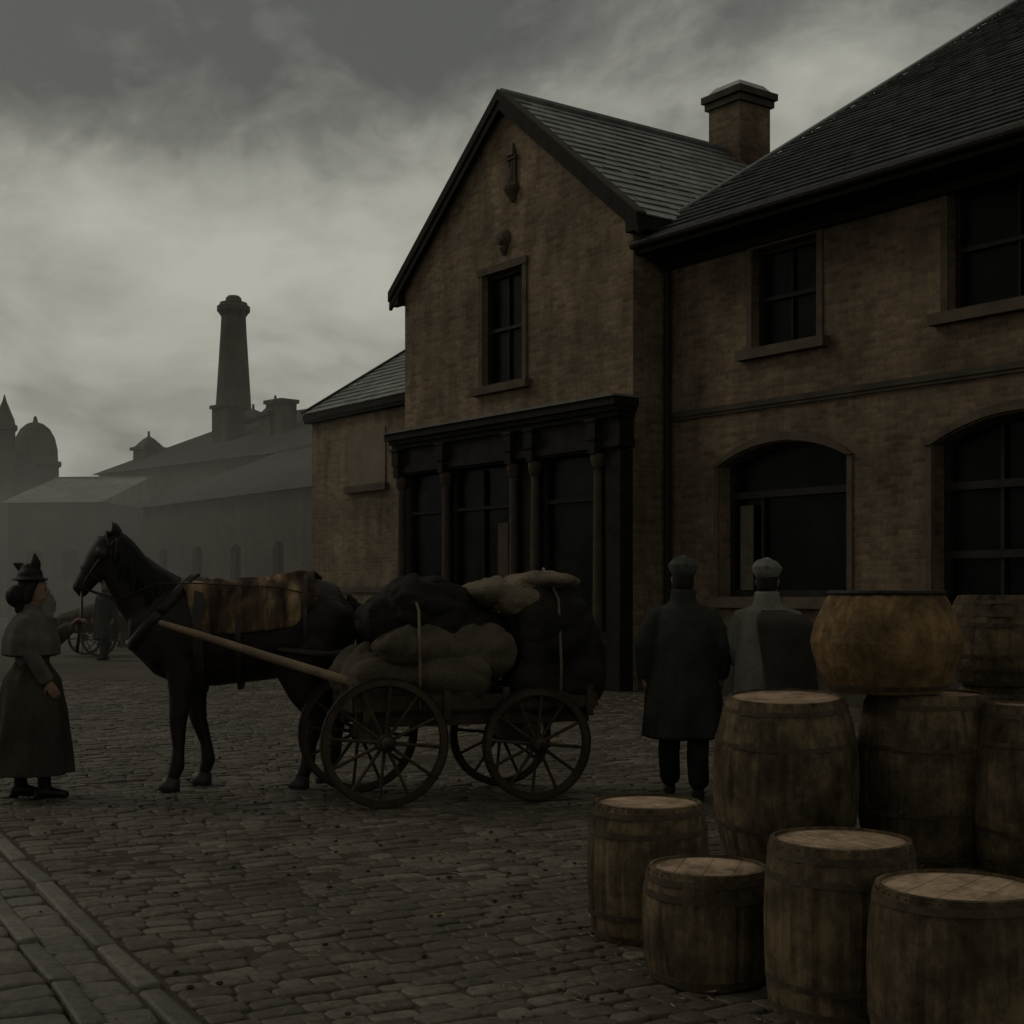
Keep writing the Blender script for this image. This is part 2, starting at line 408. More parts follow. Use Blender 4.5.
for (ya,za,yb,zb) in ((ey,ez,ry,rz),(ry*2-ey,ez,ry,rz)):
    vs=[(-.04,ya,za),(XR+.3,ya,za),(XR+.3,yb,zb),(-.04,yb,zb)]; vs+=[(a,b,c-.1) for a,b,c in vs]
    mb.add(vs,[(0,1,2,3),(4,5,6,7),(0,4,5,1),(1,5,6,2),(2,6,7,3),(3,7,4,0)],1)
roof_slates(mb,(-.04,ey,ez),(XR+.34,0,0),(0,ry-ey,rz-ez),.27,.34,0)
a=Vector((-.09,ey,ez)); b=Vector((-.09,ry,rz))
mb.beam(a+Vector((0,0,.045)),b+Vector((0,0,.045)),.16,.05,2)
mb.tube([(-.05,ry,rz+.04),(XR+.3,ry,rz+.04)],[.1,.1],side=(0,1,0),n=8,mi=2,cap=False)
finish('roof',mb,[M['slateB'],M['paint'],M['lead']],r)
mb=MB()
mb.box(-.02,XR+.3,ey-.03,-.003,ez-.20,ez-.105,0)
mb.box(0.0,XR+.3,-.10,-.003,ez-.36,ez-.202,0)
mb.tube([(-.02,ey-.08,ez-.06),(XR+.3,ey-.08,ez-.06)],[.065,.065],side=(0,1,0),n=10,mi=1,cap=False)
finish('eaves_gutter',mb,[M['paint'],M['iron']],r)
mb=MB()
mb.box(0.003,XR,-.06,-.003,4.22,4.30); mb.box(0.003,XR,-.04,-.003,4.17,4.217)
finish('string_course',mb,[M['stoned']],r)
mb=MB()
for o in ops:
    if o[4]==0:
        mb.box(o[0]-.11,o[0]-.003,-.03,.06,o[2],o[3]); mb.box(o[1]+.003,o[1]+.11,-.03,.06,o[2],o[3])
        mb.box(o[0]-.11,o[1]+.11,-.034,.06,o[3]+.003,o[3]+.11)
        mb.box(o[0]-.22,o[1]+.22,-.15,.06,o[2]-.15,o[2]-.003)
    else:
        archmould(mb,o[0],o[1],o[3]-o[4],o[4],0,.12,.06)
        mb.box(o[0]-.11,o[0]-.02,-.03,.05,o[2],o[3]-o[4]-.003); mb.box(o[1]+.02,o[1]+.11,-.03,.05,o[2],o[3]-o[4]-.003)
        mb.box(o[0]-.2,o[1]+.2,-.14,.06,o[2]-.16,o[2]-.003)
finish('window_surrounds',mb,[M['stone']],r)
M['shut']=mat_noise('faded_shutter',(.055,.042,.032),(.09,.072,.055),6)
for i,o in enumerate(ops):
    if o[4]==0:
        sash(r,'sash_window_%d'%(i+1),o[0],o[1],o[2],o[3],.16,(0.6,) if i!=0 else (.5,),(0.5,))
    else:
        mb=MB(); y=.24
        mb.box(o[0]-.02,o[1]+.02,y+.05,y+.06,o[2],o[3],1)
        w=o[1]-o[0]
        mb.box(o[0],o[0]+.09,y-.03,y+.045,o[2],o[3]-o[4]+.02); mb.box(o[1]-.09,o[1],y-.03,y+.045,o[2],o[3]-o[4]+.02)
        mb.box(o[0]+.09,o[1]-.09,y-.027,y+.045,o[2],o[2]+.1)
        zt=o[2]+(o[3]-o[2])*.68; mb.box(o[0]+.09,o[1]-.09,y-.04,y+.047,zt-.05,zt+.05)
        for f in ((.27,) if i==2 else (.33,.66)):
            x=o[0]+w*f; mb.box(x-.025,x+.025,y-.02,y+.044,o[2]+.1,zt if i==2 else o[3]-.08)
        archmould(mb,o[0]+.09,o[1]-.09,o[3]-o[4]-.0,o[4]-.05,y+.04,.07,.06,0,0)
        if i==2: mb.box(o[0]+.24,o[0]+.5,y-.06,y-.035,o[2]+.1,zt-.15,2)
        if i==3: mb.box(o[0]+.1,o[1]-.1,y-.05,y-.03,o[2]+.85,o[2]+.95,0)
        finish('arched_shop_window_%d'%(i-1),mb,[M['frame'],M['glass'],M['shut']],r)
mb=MB()
mb.tube([(.12,-.10,6.5),(.12,-.10,0)],[.05,.05],side=(1,0,0),n=10,cap=False)
for z in (1.2,3.0,4.8,6.2): mb.tube([(.12,-.10,z-.04),(.12,-.10,z+.04)],[.065,.065],side=(1,0,0),n=10,cap=False)
mb.tube([(.12,-.10,6.5),(.12,-.62,6.78)],[.05,.05],side=(1,0,0),n=8,cap=False)
finish('drainpipe',mb,[M['iron']],r)
mb=MB(); mb.box(.003,XR,-.08,-.003,-.1,.55); mb.box(.003,XR,-.05,-.003,.553,.62)
mb.box(.003,.7,-.6,-.083,-.1,.32)
finish('plinth',mb,[M['stoned']],r)

# ================================================================== LOW OUTBUILDING
l=empty('brick_outbuilding',b2w(-W-4.9,.6),TH)
mb=MB(); Z=5.40
wall(mb,0,4.9,-.1,Z,0,[],.2)
mb.add([(0,0,-.1),(0,10,-.1),(0,10,Z),(0,5,Z+3.1),(0,0,Z)],[(4,3,2,1,0)])
finish('walls',mb,[M['brickC']],l)
mb=MB()
e0=-.2; ez=5.42
for (ya,za,yb,zb) in ((e0,ez,5,ez+5.2*.62),(10.2,ez,5,ez+5.2*.62)):
    vs=[(-.06,ya,za),(4.9,ya,za),(4.9,yb,zb),(-.06,yb,zb)]; vs+=[(a,b,c-.12) for a,b,c in vs]
    mb.add(vs,[(0,1,2,3),(4,5,6,7),(0,4,5,1),(1,5,6,2),(2,6,7,3),(3,7,4,0)],1)
roof_slates(mb,(-.06,e0,ez),(4.94,0,0),(0,5.2,5.2*.62),.26,.34,0)
mb.beam((-.08,e0,ez+.05),(-.08,5,ez+5.2*.62+.05),.12,.06,1)
mb.box(-.03,4.88,-.18,-.003,Z-.16,Z-.1,1)
mb.box(3.4,4.0,3.4,4.0,6.9,9.05,2); mb.box(3.32,4.08,3.32,4.08,9.05,9.18,1)
finish('roof',mb,[M['slateA'],M['paint'],M['brickC']],l)
mb=MB()
mb.box(1.7,3.2,-.03,-.003,3.75,4.9,0); mb.box(1.6,3.3,-.1,-.003,3.6,3.747,1)
mb.box(.6,4.8,-.06,-.003,1.5,1.62,1); mb.box(.003,4.87,-.08,-.003,-.1,.5,1)
finish('blocked_window',mb,[mat_noise('rendered_panel',(.13,.105,.073),(.18,.148,.108),2),M['stone']],l)

# ================================================================== FAR BUILDINGS
def house(name,X,Y,ang,wd,dp,hz,rh,mw,mr,wins=0,over=.3,hip=False,chim=()):
    e=empty(name,(X,Y,0),ang); mb=MB()
    ops=[]
    if wins:
        st=wd/(wins+.5)
        for k in range(wins): ops.append((st*(k+.5),st*(k+.5)+.9,hz*.35,hz*.35+1.5,.2))
    wall(mb,0,wd,-.1,hz,0,ops,.25)
    for x,rev in ((0,1),(wd,0)):
        f=(0,1,2,3,4)
        if hip: vs=[(x,0,-.1),(x,dp,-.1),(x,dp,hz),(x,0,hz)]; f=(0,1,2,3)
        else: vs=[(x,0,-.1),(x,dp,-.1),(x,dp,hz),(x,dp/2,hz+rh),(x,0,hz)]
        mb.add(vs,[tuple(reversed(f)) if rev else f])
    mb.add([(0,dp,-.1),(wd,dp,-.1),(wd,dp,hz),(0,dp,hz)],[(3,2,1,0)])
    for (x,y,w_,zt) in chim:
        mb.box(x-w_,x+w_,y-w_*.7,y+w_*.7,hz,zt); mb.box(x-w_-.1,x+w_+.1,y-w_*.7-.1,y+w_*.7+.1,zt,zt+.2)
    finish('walls',mb,[mw],e)
    mb=MB(); hx=dp/2 if hip else 0
    A=[(-over,-over,hz),(wd+over,-over,hz),(wd+over,dp+over,hz),(-over,dp+over,hz),(-over*(not hip)+hx,dp/2,hz+rh),(wd+over*(not hip)-hx,dp/2,hz+rh)]
    mb.add(A,[(0,1,5,4),(2,3,4,5),(1,2,5),(3,0,4),(0,3,2,1)],0)
    mb.tube([A[4],A[5]],[.1,.1],side=(0,1,0),n=6,cap=False)
    finish('roof',mb,[mr],e)
    if wins:
        mb=MB()
        for o in ops: mb.box(o[0],o[1],.2,.22,o[2],o[3])
        finish('windows',mb,[M['glass']],e)
    return e
M['farroof']=mat_brick('far_slates',(.055,.056,.05),(.04,.041,.037),(.035,.035,.032),w=.4,h=.3,ms=.02)
M['farroofL']=mat_brick('far_pale_slates',(.24,.235,.205),(.18,.175,.155),(.10,.10,.09),w=.4,h=.3,ms=.02)
wx,wy=-6.6-.589*15.3,46.9+.808*15.3
wh=house('warehouse',wx,wy,TH,26,13,5.0,2.8,M['brickD'],M['farroof'],7)
mill=house('mill_building',-24.2,82,TH+.15,22,12,8.3,3.2,M['brickD'],M['farroof'],6,hip=True,chim=((9,3,.8,11.6),(14,3,.7,11.4)))
def cupola(parent,x,y,z,w,h,name):
    mb=MB(); mb.box(x-w,x+w,y-w,y+w,z-3,z+h,0); mb.box(x-w-.15,x+w+.15,y-w-.15,y+w+.15,z+h,z+h+.18,1)
    mb.lathe([(w*1.4,0),(w*.95,.25),(w*.5,.5),(.08,.65),(.06,.95)],(x,y,z+h+.18),4 if w<.8 else 8,1,rot=math.pi/4)
    finish(name,mb,[M['brickD'],M['farroof']],parent)
cupola(mill,2.2,2,9.2,.65,.5,'ventilator_cupola_1')
cupola(mill,7.0,6,10.6,.9,.6,'ventilator_cupola_2')
mill2=house('brewery_building',-14.6,74,TH,16,12,8.0,3.0,M['brickD'],M['farroof'],5)
cupola(mill2,.6,2,9.3,.62,1.5,'ventilator_cupola')
st=empty('factory_chimney',(-17.9,90,0)); mb=MB()
mb.lathe([(1.85,0),(1.72,2),(1.55,6),(1.32,10.5),(1.05,14.5),(.82,18.2),(.78,19.1),(.95,19.35),(1.05,19.45),(1.05,19.75),(.9,19.85),(.86,20.0)],n=28,mi=0)
mb.lathe([(.55,20.0),(.5,20.3),(.35,20.45)],n=16,mi=1)
finish('tapered_shaft',mb,[M['brickD'],M['stone']],st)
hl=house('long_shed',-25.2,70,-.12,4.7,12,5.9,1.7,M['brickD'],M['farroofL'],2)
dm=empty('domed_building',(-28.6,84,0)); mb=MB()
mb.lathe([(1.35,0),(1.35,8.9),(1.5,9.0),(1.5,9.25),(1.3,9.3),(1.28,10.0),(1.12,10.7),(.85,11.2),(.5,11.5),(.15,11.62),(.1,11.9),(.02,12.0)],(0,0,0),20)
mb.box(-3.2,3.2,1,8,0,7.4)
finish('dome_and_drum',mb,[M['brickD']],dm)
tw=empty('spired_turret',(-29.0,80,0)); mb=MB()
mb.lathe([(.6,0),(.6,10.6),(.72,10.7),(.72,10.95),(.6,11.0),(.55,11.3),(.3,11.9),(.1,12.4),(.03,12.7)],(0,0,0),12)
mb.box(-4,.95,.4,6,0,9.5)
finish('turret',mb,[M['brickD']],tw)
house('terrace_row',-60,118,0,75,10,8,3.0,M['brickD'],M['farroof'],14)
house('terrace_row',-46,60,math.radians(-75),14,9,6.5,3.0,M['brickD'],M['farroof'],4)

# ================================================================== GROUND
mb=MB(); mb.add([(-600,-60,-.009),(600,-60,-.009),(600,1200,-.009),(-600,1200,-.009)],[(0,1,2,3)])
gm,nt,b=newmat('mud_and_setts')
tc=N(nt,'ShaderNodeTexCoord'); mp=N(nt,'ShaderNodeMapping'); mp.inputs['Rotation'].default_value=(0,0,-math.atan2(.478,.878)); L(nt,tc.outputs['Object'],mp.inputs[0])
br=N(nt,'ShaderNodeTexBrick'); L(nt,mp.outputs[0],br.inputs['Vector']); br.inputs['Scale'].default_value=1
br.inputs['Brick Width'].default_value=.2; br.inputs['Row Height'].default_value=.125; br.inputs['Mortar Size'].default_value=.012
br.inputs['Color1'].default_value=(.10,.084,.063,1); br.inputs['Color2'].default_value=(.066,.055,.041,1); br.inputs['Mortar'].default_value=(.04,.033,.024,1)
nn=noisetex(nt,tc.outputs['Object'],.5,6,.6)
sy=N(nt,'ShaderNodeSeparateXYZ'); L(nt,tc.outputs['Object'],sy.inputs[0])
far=N(nt,'ShaderNodeMapRange'); L(nt,sy.outputs[1],far.inputs[0]); far.inputs[1].default_value=21; far.inputs[2].default_value=23
c=mix(nt,.7,br.outputs['Color'],ramp(nt,nn,[(.3,(.5,.5,.48)),(.7,(1.3,1.3,1.25))]),'MULTIPLY')
gr_=noisetex(nt,tc.outputs['Object'],60,5,.7)
dirt=mix(nt,.8,(.048,.038,.026),ramp(nt,gr_,[(.3,(.4,.4,.4)),(.7,(1.4,1.4,1.4))]),'MULTIPLY')
c=mix(nt,far.outputs[0],dirt,c); L(nt,c,b.inputs['Base Color']); b.inputs['Roughness'].default_value=.8; b.inputs['Specular IOR Level'].default_value=.15
bump(nt,b,gr_,.5,.01)
finish('ground',mb,[gm],uv=False)

e1=Vector((.878,.478,0)); e2=Vector((-.478,.878,0)); A0=Vector((-1.114,5.0,0))
def und(p): return .013*noise.noise(Vector((p.x*.35,p.y*.35,0)))+.011*noise.noise(Vector((p.x*1.3,p.y*1.3,3)))
def stone(mb,u0,u1,v0,v1,zt,bev,jit=.004,base=-.05,k=.22):
    c=A0+e1*((u0+u1)/2)+e2*((v0+v1)/2)
    zt=zt+und(c)+U(-jit,jit); tx=U(-.05,.05); ty=U(-.05,.05)
    hu=(u1-u0)/2; hv=(v1-v0)/2
    vs=[]
    cor=[(-1,-1),(1,-1),(1,1),(-1,1)]
    oct_=[]
    for i,(a,b_) in enumerate(cor):
        ju,jv=U(-.010,.006),U(-.009,.006)
        cut=min(hu,hv)*k*U(.5,2.1)
        pts=[(a*hu,b_*(hv-cut)),(a*(hu-cut),b_*hv)]
        if a*b_<=0: pts=pts[::-1]
        for p in pts: oct_.append((p[0]+ju,p[1]+jv))
    for (ins,dz) in ((0,base-zt),(0,-bev*.9),(bev*.35,-bev*.3),(bev*1.3,0)):
        for (pu,pv) in oct_:
            fu=(abs(pu)-ins)/max(abs(pu),1e-5); fv=(abs(pv)-ins)/max(abs(pv),1e-5)
            qu,qv=pu*max(fu,0),pv*max(fv,0)
            q=c+e1*qu+e2*qv; vs.append((q.x,q.y,zt+dz+(0 if dz<-.04 else qu*tx+qv*ty)))
    fs=[]
    for r_ in range(3):
        for k_ in range(8):
            k2=(k_+1)%8; fs.append((r_*8+k_,r_*8+k2,r_*8+8+k2,r_*8+8+k_))
    fs.append(tuple(24+k_ for k_ in range(8)))
    mb.add(vs,fs)
def ok(c,ymax=24,mx=1.6):
    if not(3.2<c.y<ymax): return False
    if abs(c.x)>.42*c.y+mx: return False
    bx_,by=w2b(c.x,c.y)
    if by>.45 : return False
    return True
mb=MB(); v=-6.
while v<34:
    rw=U(.10,.14); u=0.02+U(0,.02); 
    while u<22:
        ln=U(.12,.26)
        c=A0+e1*(u+ln/2)+e2*(v+rw/2)
        if ok(c):
            w_=.035*noise.noise(Vector((u*.8,v*.6,9)))+.012*noise.noise(Vector((u*3,v*2,5)))
            stone(mb,u+.004,u+ln-.004,v+.004+w_,v+rw-.004+w_,0,.010,.006)
        u+=ln
    v+=rw
finish('cobblestone_road',mb,[M['cobble']],smooth=True,uv=False)
mb=MB()
for (ua,ub,zt) in ((-.11,0.0,.014),(-.40,-.29,.030)):
    v=-6.
    while v<30:
        ln=U(.5,.95); c=A0+e1*ua+e2*(v+ln/2)
        if ok(c): stone(mb,ua+.006,ub-.006,v+.006,v+ln-.006,zt,.012,.004,k=.15)
        v+=ln
v=-6
while v<30:
    ln=U(.2,.3); c=A0+e1*-.2+e2*(v+ln/2)
    if ok(c): stone(mb,-.285,-.115,v+.006,v+ln-.006,-.002,.012,.004)
    v+=ln
finish('kerb',mb,[M['kerb']],smooth=True,uv=False)
mb=MB(); v=-6.
while v<30:
    rw=U(.17,.24); u=-.405
    while u>-9:
        ln=U(.25,.5); c=A0+e1*(u-ln/2)+e2*(v+rw/2)
        if ok(c,30,2.4): stone(mb,u-ln+.005,u-.005,v+.005,v+rw-.005,.035,.011,.006,k=.15)
        u-=ln
    v+=rw
finish('pavement',mb,[M['flag']],smooth=True,uv=False)
# straw, dung and grit trodden on the road
mb=MB()
for k in range(1500):
    if k%3==0: X=-1.6+random.gauss(0,1.6); Y=9.8+random.gauss(0,1.4)
    elif k%3==1: X=.4+random.gauss(0,1.0); Y=6.6+random.gauss(0,1.5)
    else: Y=U(4,16); X=U(-.38,.2)*Y
    p=Vector((X,Y,0))
    if not ok(p): continue
    z=.010+max(0,und(p)); a=U(0,3.14); ln=U(.02,.07); w=.0022
    dx,dy=math.cos(a),math.sin(a)
    if k%5==0:
        s_=U(.006,.018); mb.sphere((X,Y,z),(s_,s_*U(.7,1.2),s_*.5),1,6,4)
    else:
        mb.add([(X-dx*ln/2-dy*w,Y-dy*ln/2+dx*w,z),(X+dx*ln/2-dy*w,Y+dy*ln/2+dx*w,z+U(0,.012)),(X+dx*ln/2+dy*w,Y+dy*ln/2-dx*w,z+.003),(X-dx*ln/2+dy*w,Y-dy*ln/2-dx*w,z+.003)],[(0,1,2,3)],0)
finish('street_litter_straw',mb,[mat_plain('old_straw',(.20,.155,.085),.9,.1),mat_plain('dung_grit',(.035,.027,.018),.95,.1)],uv=False)

# ================================================================== BARRELS
def stavemat(name,c1,c2):
    m,nt,b=newmat(name); tc=N(nt,'ShaderNodeTexCoord')
    oi=N(nt,'ShaderNodeObjectInfo')
    of=N(nt,'ShaderNodeVectorMath',operation='MULTIPLY_ADD'); L(nt,oi.outputs['Random'],of.inputs[0]); of.inputs[1].default_value=(37,11,23); L(nt,tc.outputs['Object'],of.inputs[2])
    mp=N(nt,'ShaderNodeMapping'); mp.inputs['Scale'].default_value=(9,9,1.3); L(nt,of.outputs[0],mp.inputs[0])
    gr=noisetex(nt,mp.outputs[0],3,8,.65); st=noisetex(nt,of.outputs[0],4.0,9,.75)
    c=ramp(nt,gr,[(.3,c1),(.7,c2)])
    c=mix(nt,.9,c,ramp(nt,st,[(.36,(.25,.23,.20)),(.5,(.75,.73,.67)),(.62,(1.5,1.42,1.25))]),'MULTIPLY')
    L(nt,c,b.inputs['Base Color']); b.inputs['Roughness'].default_value=.85; b.inputs['Specular IOR Level'].default_value=.12
    bump(nt,b,gr,.7,.01); return m
M['stave']=stavemat('oak_staves',(.048,.036,.022),(.115,.087,.054))
M['stave2']=stavemat('pale_oak_staves',(.095,.062,.030),(.15,.10,.049))
def lidmat():
    m,nt,b=newmat('barrel_head_boards'); tc=N(nt,'ShaderNodeTexCoord')
    br=N(nt,'ShaderNodeTexBrick'); L(nt,tc.outputs['Object'],br.inputs['Vector']); br.inputs['Scale'].default_value=1
    br.inputs['Brick Width'].default_value=3; br.inputs['Row Height'].default_value=.115; br.inputs['Mortar Size'].default_value=.0022
    br.inputs['Color1'].default_value=(.30,.215,.145,1); br.inputs['Color2'].default_value=(.235,.168,.112,1); br.inputs['Mortar'].default_value=(.08,.055,.04,1)
    mp=N(nt,'ShaderNodeMapping'); mp.inputs['Scale'].default_value=(1.5,14,1); L(nt,tc.outputs['Object'],mp.inputs[0])
    gr=noisetex(nt,mp.outputs[0],3,8,.65); st=noisetex(nt,tc.outputs['Object'],6,9,.75)
    c=mix(nt,.5,br.outputs['Color'],ramp(nt,gr,[(.3,(.5,.5,.5)),(.7,(1.3,1.3,1.3))]),'MULTIPLY')
    c=mix(nt,.9,c,ramp(nt,st,[(.36,(.25,.23,.21)),(.58,(1.3,1.25,1.2))]),'MULTIPLY')
    L(nt,c,b.inputs['Base Color']); b.inputs['Roughness'].default_value=.8; b.inputs['Specular IOR Level'].default_value=.2
    bump(nt,b,gr,.5,.008); return m
M['lid']=lidmat()
M['hoop']=mat_noise('rusty_hoop_iron',(.034,.026,.017),(.072,.055,.036),14,.85,.4,.004)
def barrel(X,Y,z,rb,rh,h,rz=0,tilt=(0,0),pale=False,hoops=(.05,.2,.34,.66,.8,.94),open_=False,name='wooden_barrel',pw=.85):
    mb=MB(); ns=20; per=4; n=ns*per; K=14
    def rad(tt): return rh+(rb-rh)*(max(0,1-abs(2*tt-1)**(2 if not pale else 1.35))**pw)
    prof=[(rad(i/K),h*i/K) for i in range(K+1)]
    vs=[];fs=[]
    offs=[U(-.004,.004) for _ in range(ns)]
    for (rr,zz) in prof:
        for k in range(n):
            a=2*math.pi*k/n; ph=k%per
            d=-.005 if ph==0 else 0
            q=rr+d+offs[k//per]
            vs.append((q*math.cos(a),q*math.sin(a),zz))
    for i in range(K):
        for k in range(n): fs.append((i*n+k,i*n+(k+1)%n,(i+1)*n+(k+1)%n,(i+1)*n+k))
    mb.add(vs,fs,0)
    ri=rh-.016; rec=.012 if not open_ else .12
    vs=[(rh*math.cos(2*math.pi*k/n),rh*math.sin(2*math.pi*k/n),h) for k in range(n)]
    vs+=[(ri*math.cos(2*math.pi*k/n),ri*math.sin(2*math.pi*k/n),h+.003) for k in range(n)]
    vs+=[(ri*math.cos(2*math.pi*k/n),ri*math.sin(2*math.pi*k/n),h-rec) for k in range(n)]
    mb.add(vs,[(k,(k+1)%n,n+(k+1)%n,n+k) for k in range(n)]+[(n+k,n+(k+1)%n,2*n+(k+1)%n,2*n+k) for k in range(n)],0 if not open_ else 2)
    mb.add([(ri*math.cos(2*math.pi*k/n),ri*math.sin(2*math.pi*k/n),h-rec+.002) for k in range(n)],[tuple(range(n))],1)
    mb.add([(rh*math.cos(2*math.pi*k/n),rh*math.sin(2*math.pi*k/n),0.002) for k in range(n)],[tuple(reversed(range(n)))],0)
    for t in hoops:
        t+=U(-.015,.015) if .1<t<.9 else 0
        w=.012; pr=[(rad(t-w/h)-.01,h*t-w),(rad(t-w/h)+.005,h*t-w),(rad(t+w/h)+.005,h*t+w),(rad(t+w/h)-.01,h*t+w)]
        m=40; v2=[];f2=[]
        for (rr,zz) in pr:
            for k in range(m): a=2*math.pi*k/m; v2.append((rr*math.cos(a),rr*math.sin(a),zz+.005*math.sin(a+t*9)))
        for i in range(3):
            for k in range(m): f2.append((i*m+k,i*m+(k+1)%m,(i+1)*m+(k+1)%m,(i+1)*m+k))
        mb.add(v2,f2,2)
    if open_:
        mb.tube([((rh+.006)*math.cos(2*math.pi*k/40),(rh+.006)*math.sin(2*math.pi*k/40),h-.004) for k in range(41)],[.016]*41,(0,0,1),8,3,cap=False)
    else:
        for k in range(44):
            a=2*math.pi*k/44+U(-.02,.02); mb.sphere(((rh+.003)*math.cos(a),(rh+.003)*math.sin(a),h-.012+U(-.002,.002)),.0045,0,5,4)
    mb.tube([((rb-.01),0,h*.5),((rb+.008),0,h*.5)],[.028,.026],side=(0,1,0),n=10,mi=2)
    ob=finish(name,mb,[M['stave2'] if pale else M['stave'],M['lid'],M['hoop'],M['iron']],uv=False)
    ob.location=(X,Y,z); ob.rotation_euler=(tilt[0],tilt[1],rz)
    return ob
barrel(.61,6.30,0,.275,.240,.60,.4,hoops=(.05,.2,.8,.94))
barrel(.785,5.62,0,.262,.235,.445,1.3,hoops=(.06,.78,.93))
barrel(1.215,5.18,0,.278,.256,.632,2.0,hoops=(.05,.2,.8,.94))
barrel(1.50,4.70,0,.30,.272,.56,.9,hoops=(.05,.22,.94))
barrel(1.56,8.0,.0,.41,.32,.95,.3,(.06,-.03),hoops=(.05,.25,.75,.94))
barrel(2.40,8.1,0,.40,.33,.955,1.9,(0,0),hoops=(.05,.3,.7,.94))
barrel(2.95,7.75,0,.41,.34,.91,2.2,(.04,0),hoops=(.05,.25,.75,.94))
barrel(2.17,8.12,.962,.43,.315,.575,.7,(0,0),True,hoops=(.07,),open_=True)
barrel(3.22,8.95,0,.41,.33,.95,.2)
barrel(3.14,8.9,.955,.36,.29,.56,1.)
barrel(2.55,5.6,0,.36,.3,.7,1.2)
barrel(2.2,4.7,0,.3,.26,.6,.2)
barrel(3.6,6.8,0,.4,.33,.9,.2)

# ================================================================== HORSE
M['horse']=mat_noise('dark_bay_coat',(.006,.0045,.0035),(.018,.013,.009),4,.55,.35,.006,stretch=(1,1,2),fine=90,spec=.2)
M['hair']=mat_noise('black_mane_hair',(.004,.0035,.003),(.010,.008,.007),8,.6,.6,.01,stretch=(6,6,1))
M['hoof']=mat_plain('hoof_horn',(.025,.021,.018),.5)
M['leather']=mat_noise('harness_leather',(.013,.010,.007),(.030,.022,.015),10,.5,.3,.003,spec=.2)
def blanketmat():
    m,nt,b=newmat('horse_blanket_wool'); tc=N(nt,'ShaderNodeTexCoord')
    mp=N(nt,'ShaderNodeMapping'); mp.inputs['Scale'].default_value=(2.4,1,.35); mp.inputs['Rotation'].default_value=(0,.25,0); L(nt,tc.outputs['Object'],mp.inputs[0])
    n1=noisetex(nt,mp.outputs[0],2.6,6,.6); n2=noisetex(nt,tc.outputs['Object'],70,4)
    c=ramp(nt,n1,[(.38,(.018,.013,.009)),(.50,(.065,.043,.024)),(.62,(.21,.142,.08))])
    c=mix(nt,.5,c,ramp(nt,n2,[(.3,(.5,.5,.5)),(.7,(1.3,1.3,1.3))]),'MULTIPLY')
    L(nt,c,b.inputs['Base Color']); b.inputs['Roughness'].default_value=.95; b.inputs['Specular IOR Level'].default_value=.1
    bump(nt,b,n2,.5,.006); return m
M['blanket']=blanketmat()
HR=math.radians(187)
H=empty('harnessed_horse',(-2.13,11.02,0),HR)
TR=[(-.86,1.34,.10,.15),(-.80,1.32,.21,.28),(-.62,1.29,.29,.37),(-.40,1.25,.315,.38),(-.10,1.21,.33,.38),(.20,1.19,.32,.395),(.45,1.22,.285,.41),(.65,1.24,.245,.35),(.78,1.24,.15,.23)]
mb=MB(); sd=(0,1,0)
mb.tube([(a,0,b) for a,b,_,_ in TR],[(c,d) for _,_,c,d in TR],sd,20)
mb.tube([(.46,0,1.30),(.62,0,1.41),(.77,0,1.56),(.89,0,1.71),(.97,0,1.82)],[(.18,.32),(.155,.295),(.13,.24),(.105,.19),(.088,.14)],sd,18)
# head carried forward and a little down, muzzle to the handler
mb.tube([(.93,0,1.91),(1.01,0,1.86),(1.075,.0,1.78),(1.14,.0,1.69),(1.195,.0,1.61),(1.235,.0,1.55)],[(.075,.09),(.10,.145),(.09,.125),(.066,.096),(.06,.078),(.058,.068)],sd,16)
mb.tube([(1.20,0,1.525),(1.235,0,1.51)],[(.035,.03),(.03,.025)],sd,10)
for y in (1,-1):
    mb.tube([(.94,.05*y,1.96),(.96,.075*y,2.03),(.98,.08*y,2.09)],[(.024,.037),(.021,.033),(.006,.008)],sd,8)
    mb.tube([(1.05,.085*y,1.85),(1.08,.095*y,1.82)],[.028,.022],sd,8)
    mb.tube([(-.72,.13*y,1.40),(-.55,.16*y,1.15),(-.47,.17*y,.95)],[(.13,.17),(.13,.22),(.10,.16)],sd,14)
    mb.tube([(.42,.10*y,1.48),(.52,.15*y,1.25),(.46,.17*y,1.0)],[(.09,.13),(.12,.17),(.09,.13)],sd,14)
def leg(pts,rad,y):
    mb.tube([(a,y,b) for a,b in pts],rad,sd,14)
fr=[(.10,.15),(.088,.13),(.069,.092),(.058,.069),(.042,.048),(.052,.060),(.044,.05)]
leg([(.48,1.12),(.43,.92),(.45,.74),(.47,.52),(.465,.33),(.475,.19),(.51,.10)],fr,.17)
leg([(.45,1.12),(.40,.92),(.37,.74),(.35,.53),(.29,.34),(.27,.20),(.30,.11)],fr,-.17)
hr=[(.13,.22),(.12,.20),(.088,.12),(.057,.084),(.043,.052),(.052,.06),(.044,.05)]
leg([(-.58,1.15),(-.41,.95),(-.49,.74),(-.60,.55),(-.54,.35),(-.52,.19),(-.48,.10)],hr,.17)
leg([(-.62,1.15),(-.50,.95),(-.64,.76),(-.76,.57),(-.74,.37),(-.72,.20),(-.68,.11)],hr,-.17)
finish('body',mb,[M['horse']],H,voxel=.016,sm=5)
mb=MB()
for (x,y) in ((.525,.17),(.315,-.17),(-.465,.17),(-.665,-.17)):
    mb.tube([(x-.015,y,.105),(x,y,.05),(x+.015,y,-.005)],[(.052,.06),(.064,.074),(.072,.088)],sd,14,cap=False)
finish('hooves',mb,[M['hoof']],H,smooth=True)
mb=MB()
for y in (1,-1): mb.sphere((1.085,.098*y,1.825),.017)
finish('eyes',mb,[mat_plain('eye_black',(.005,.004,.004),.1,.6)],H,smooth=True)
mb=MB()
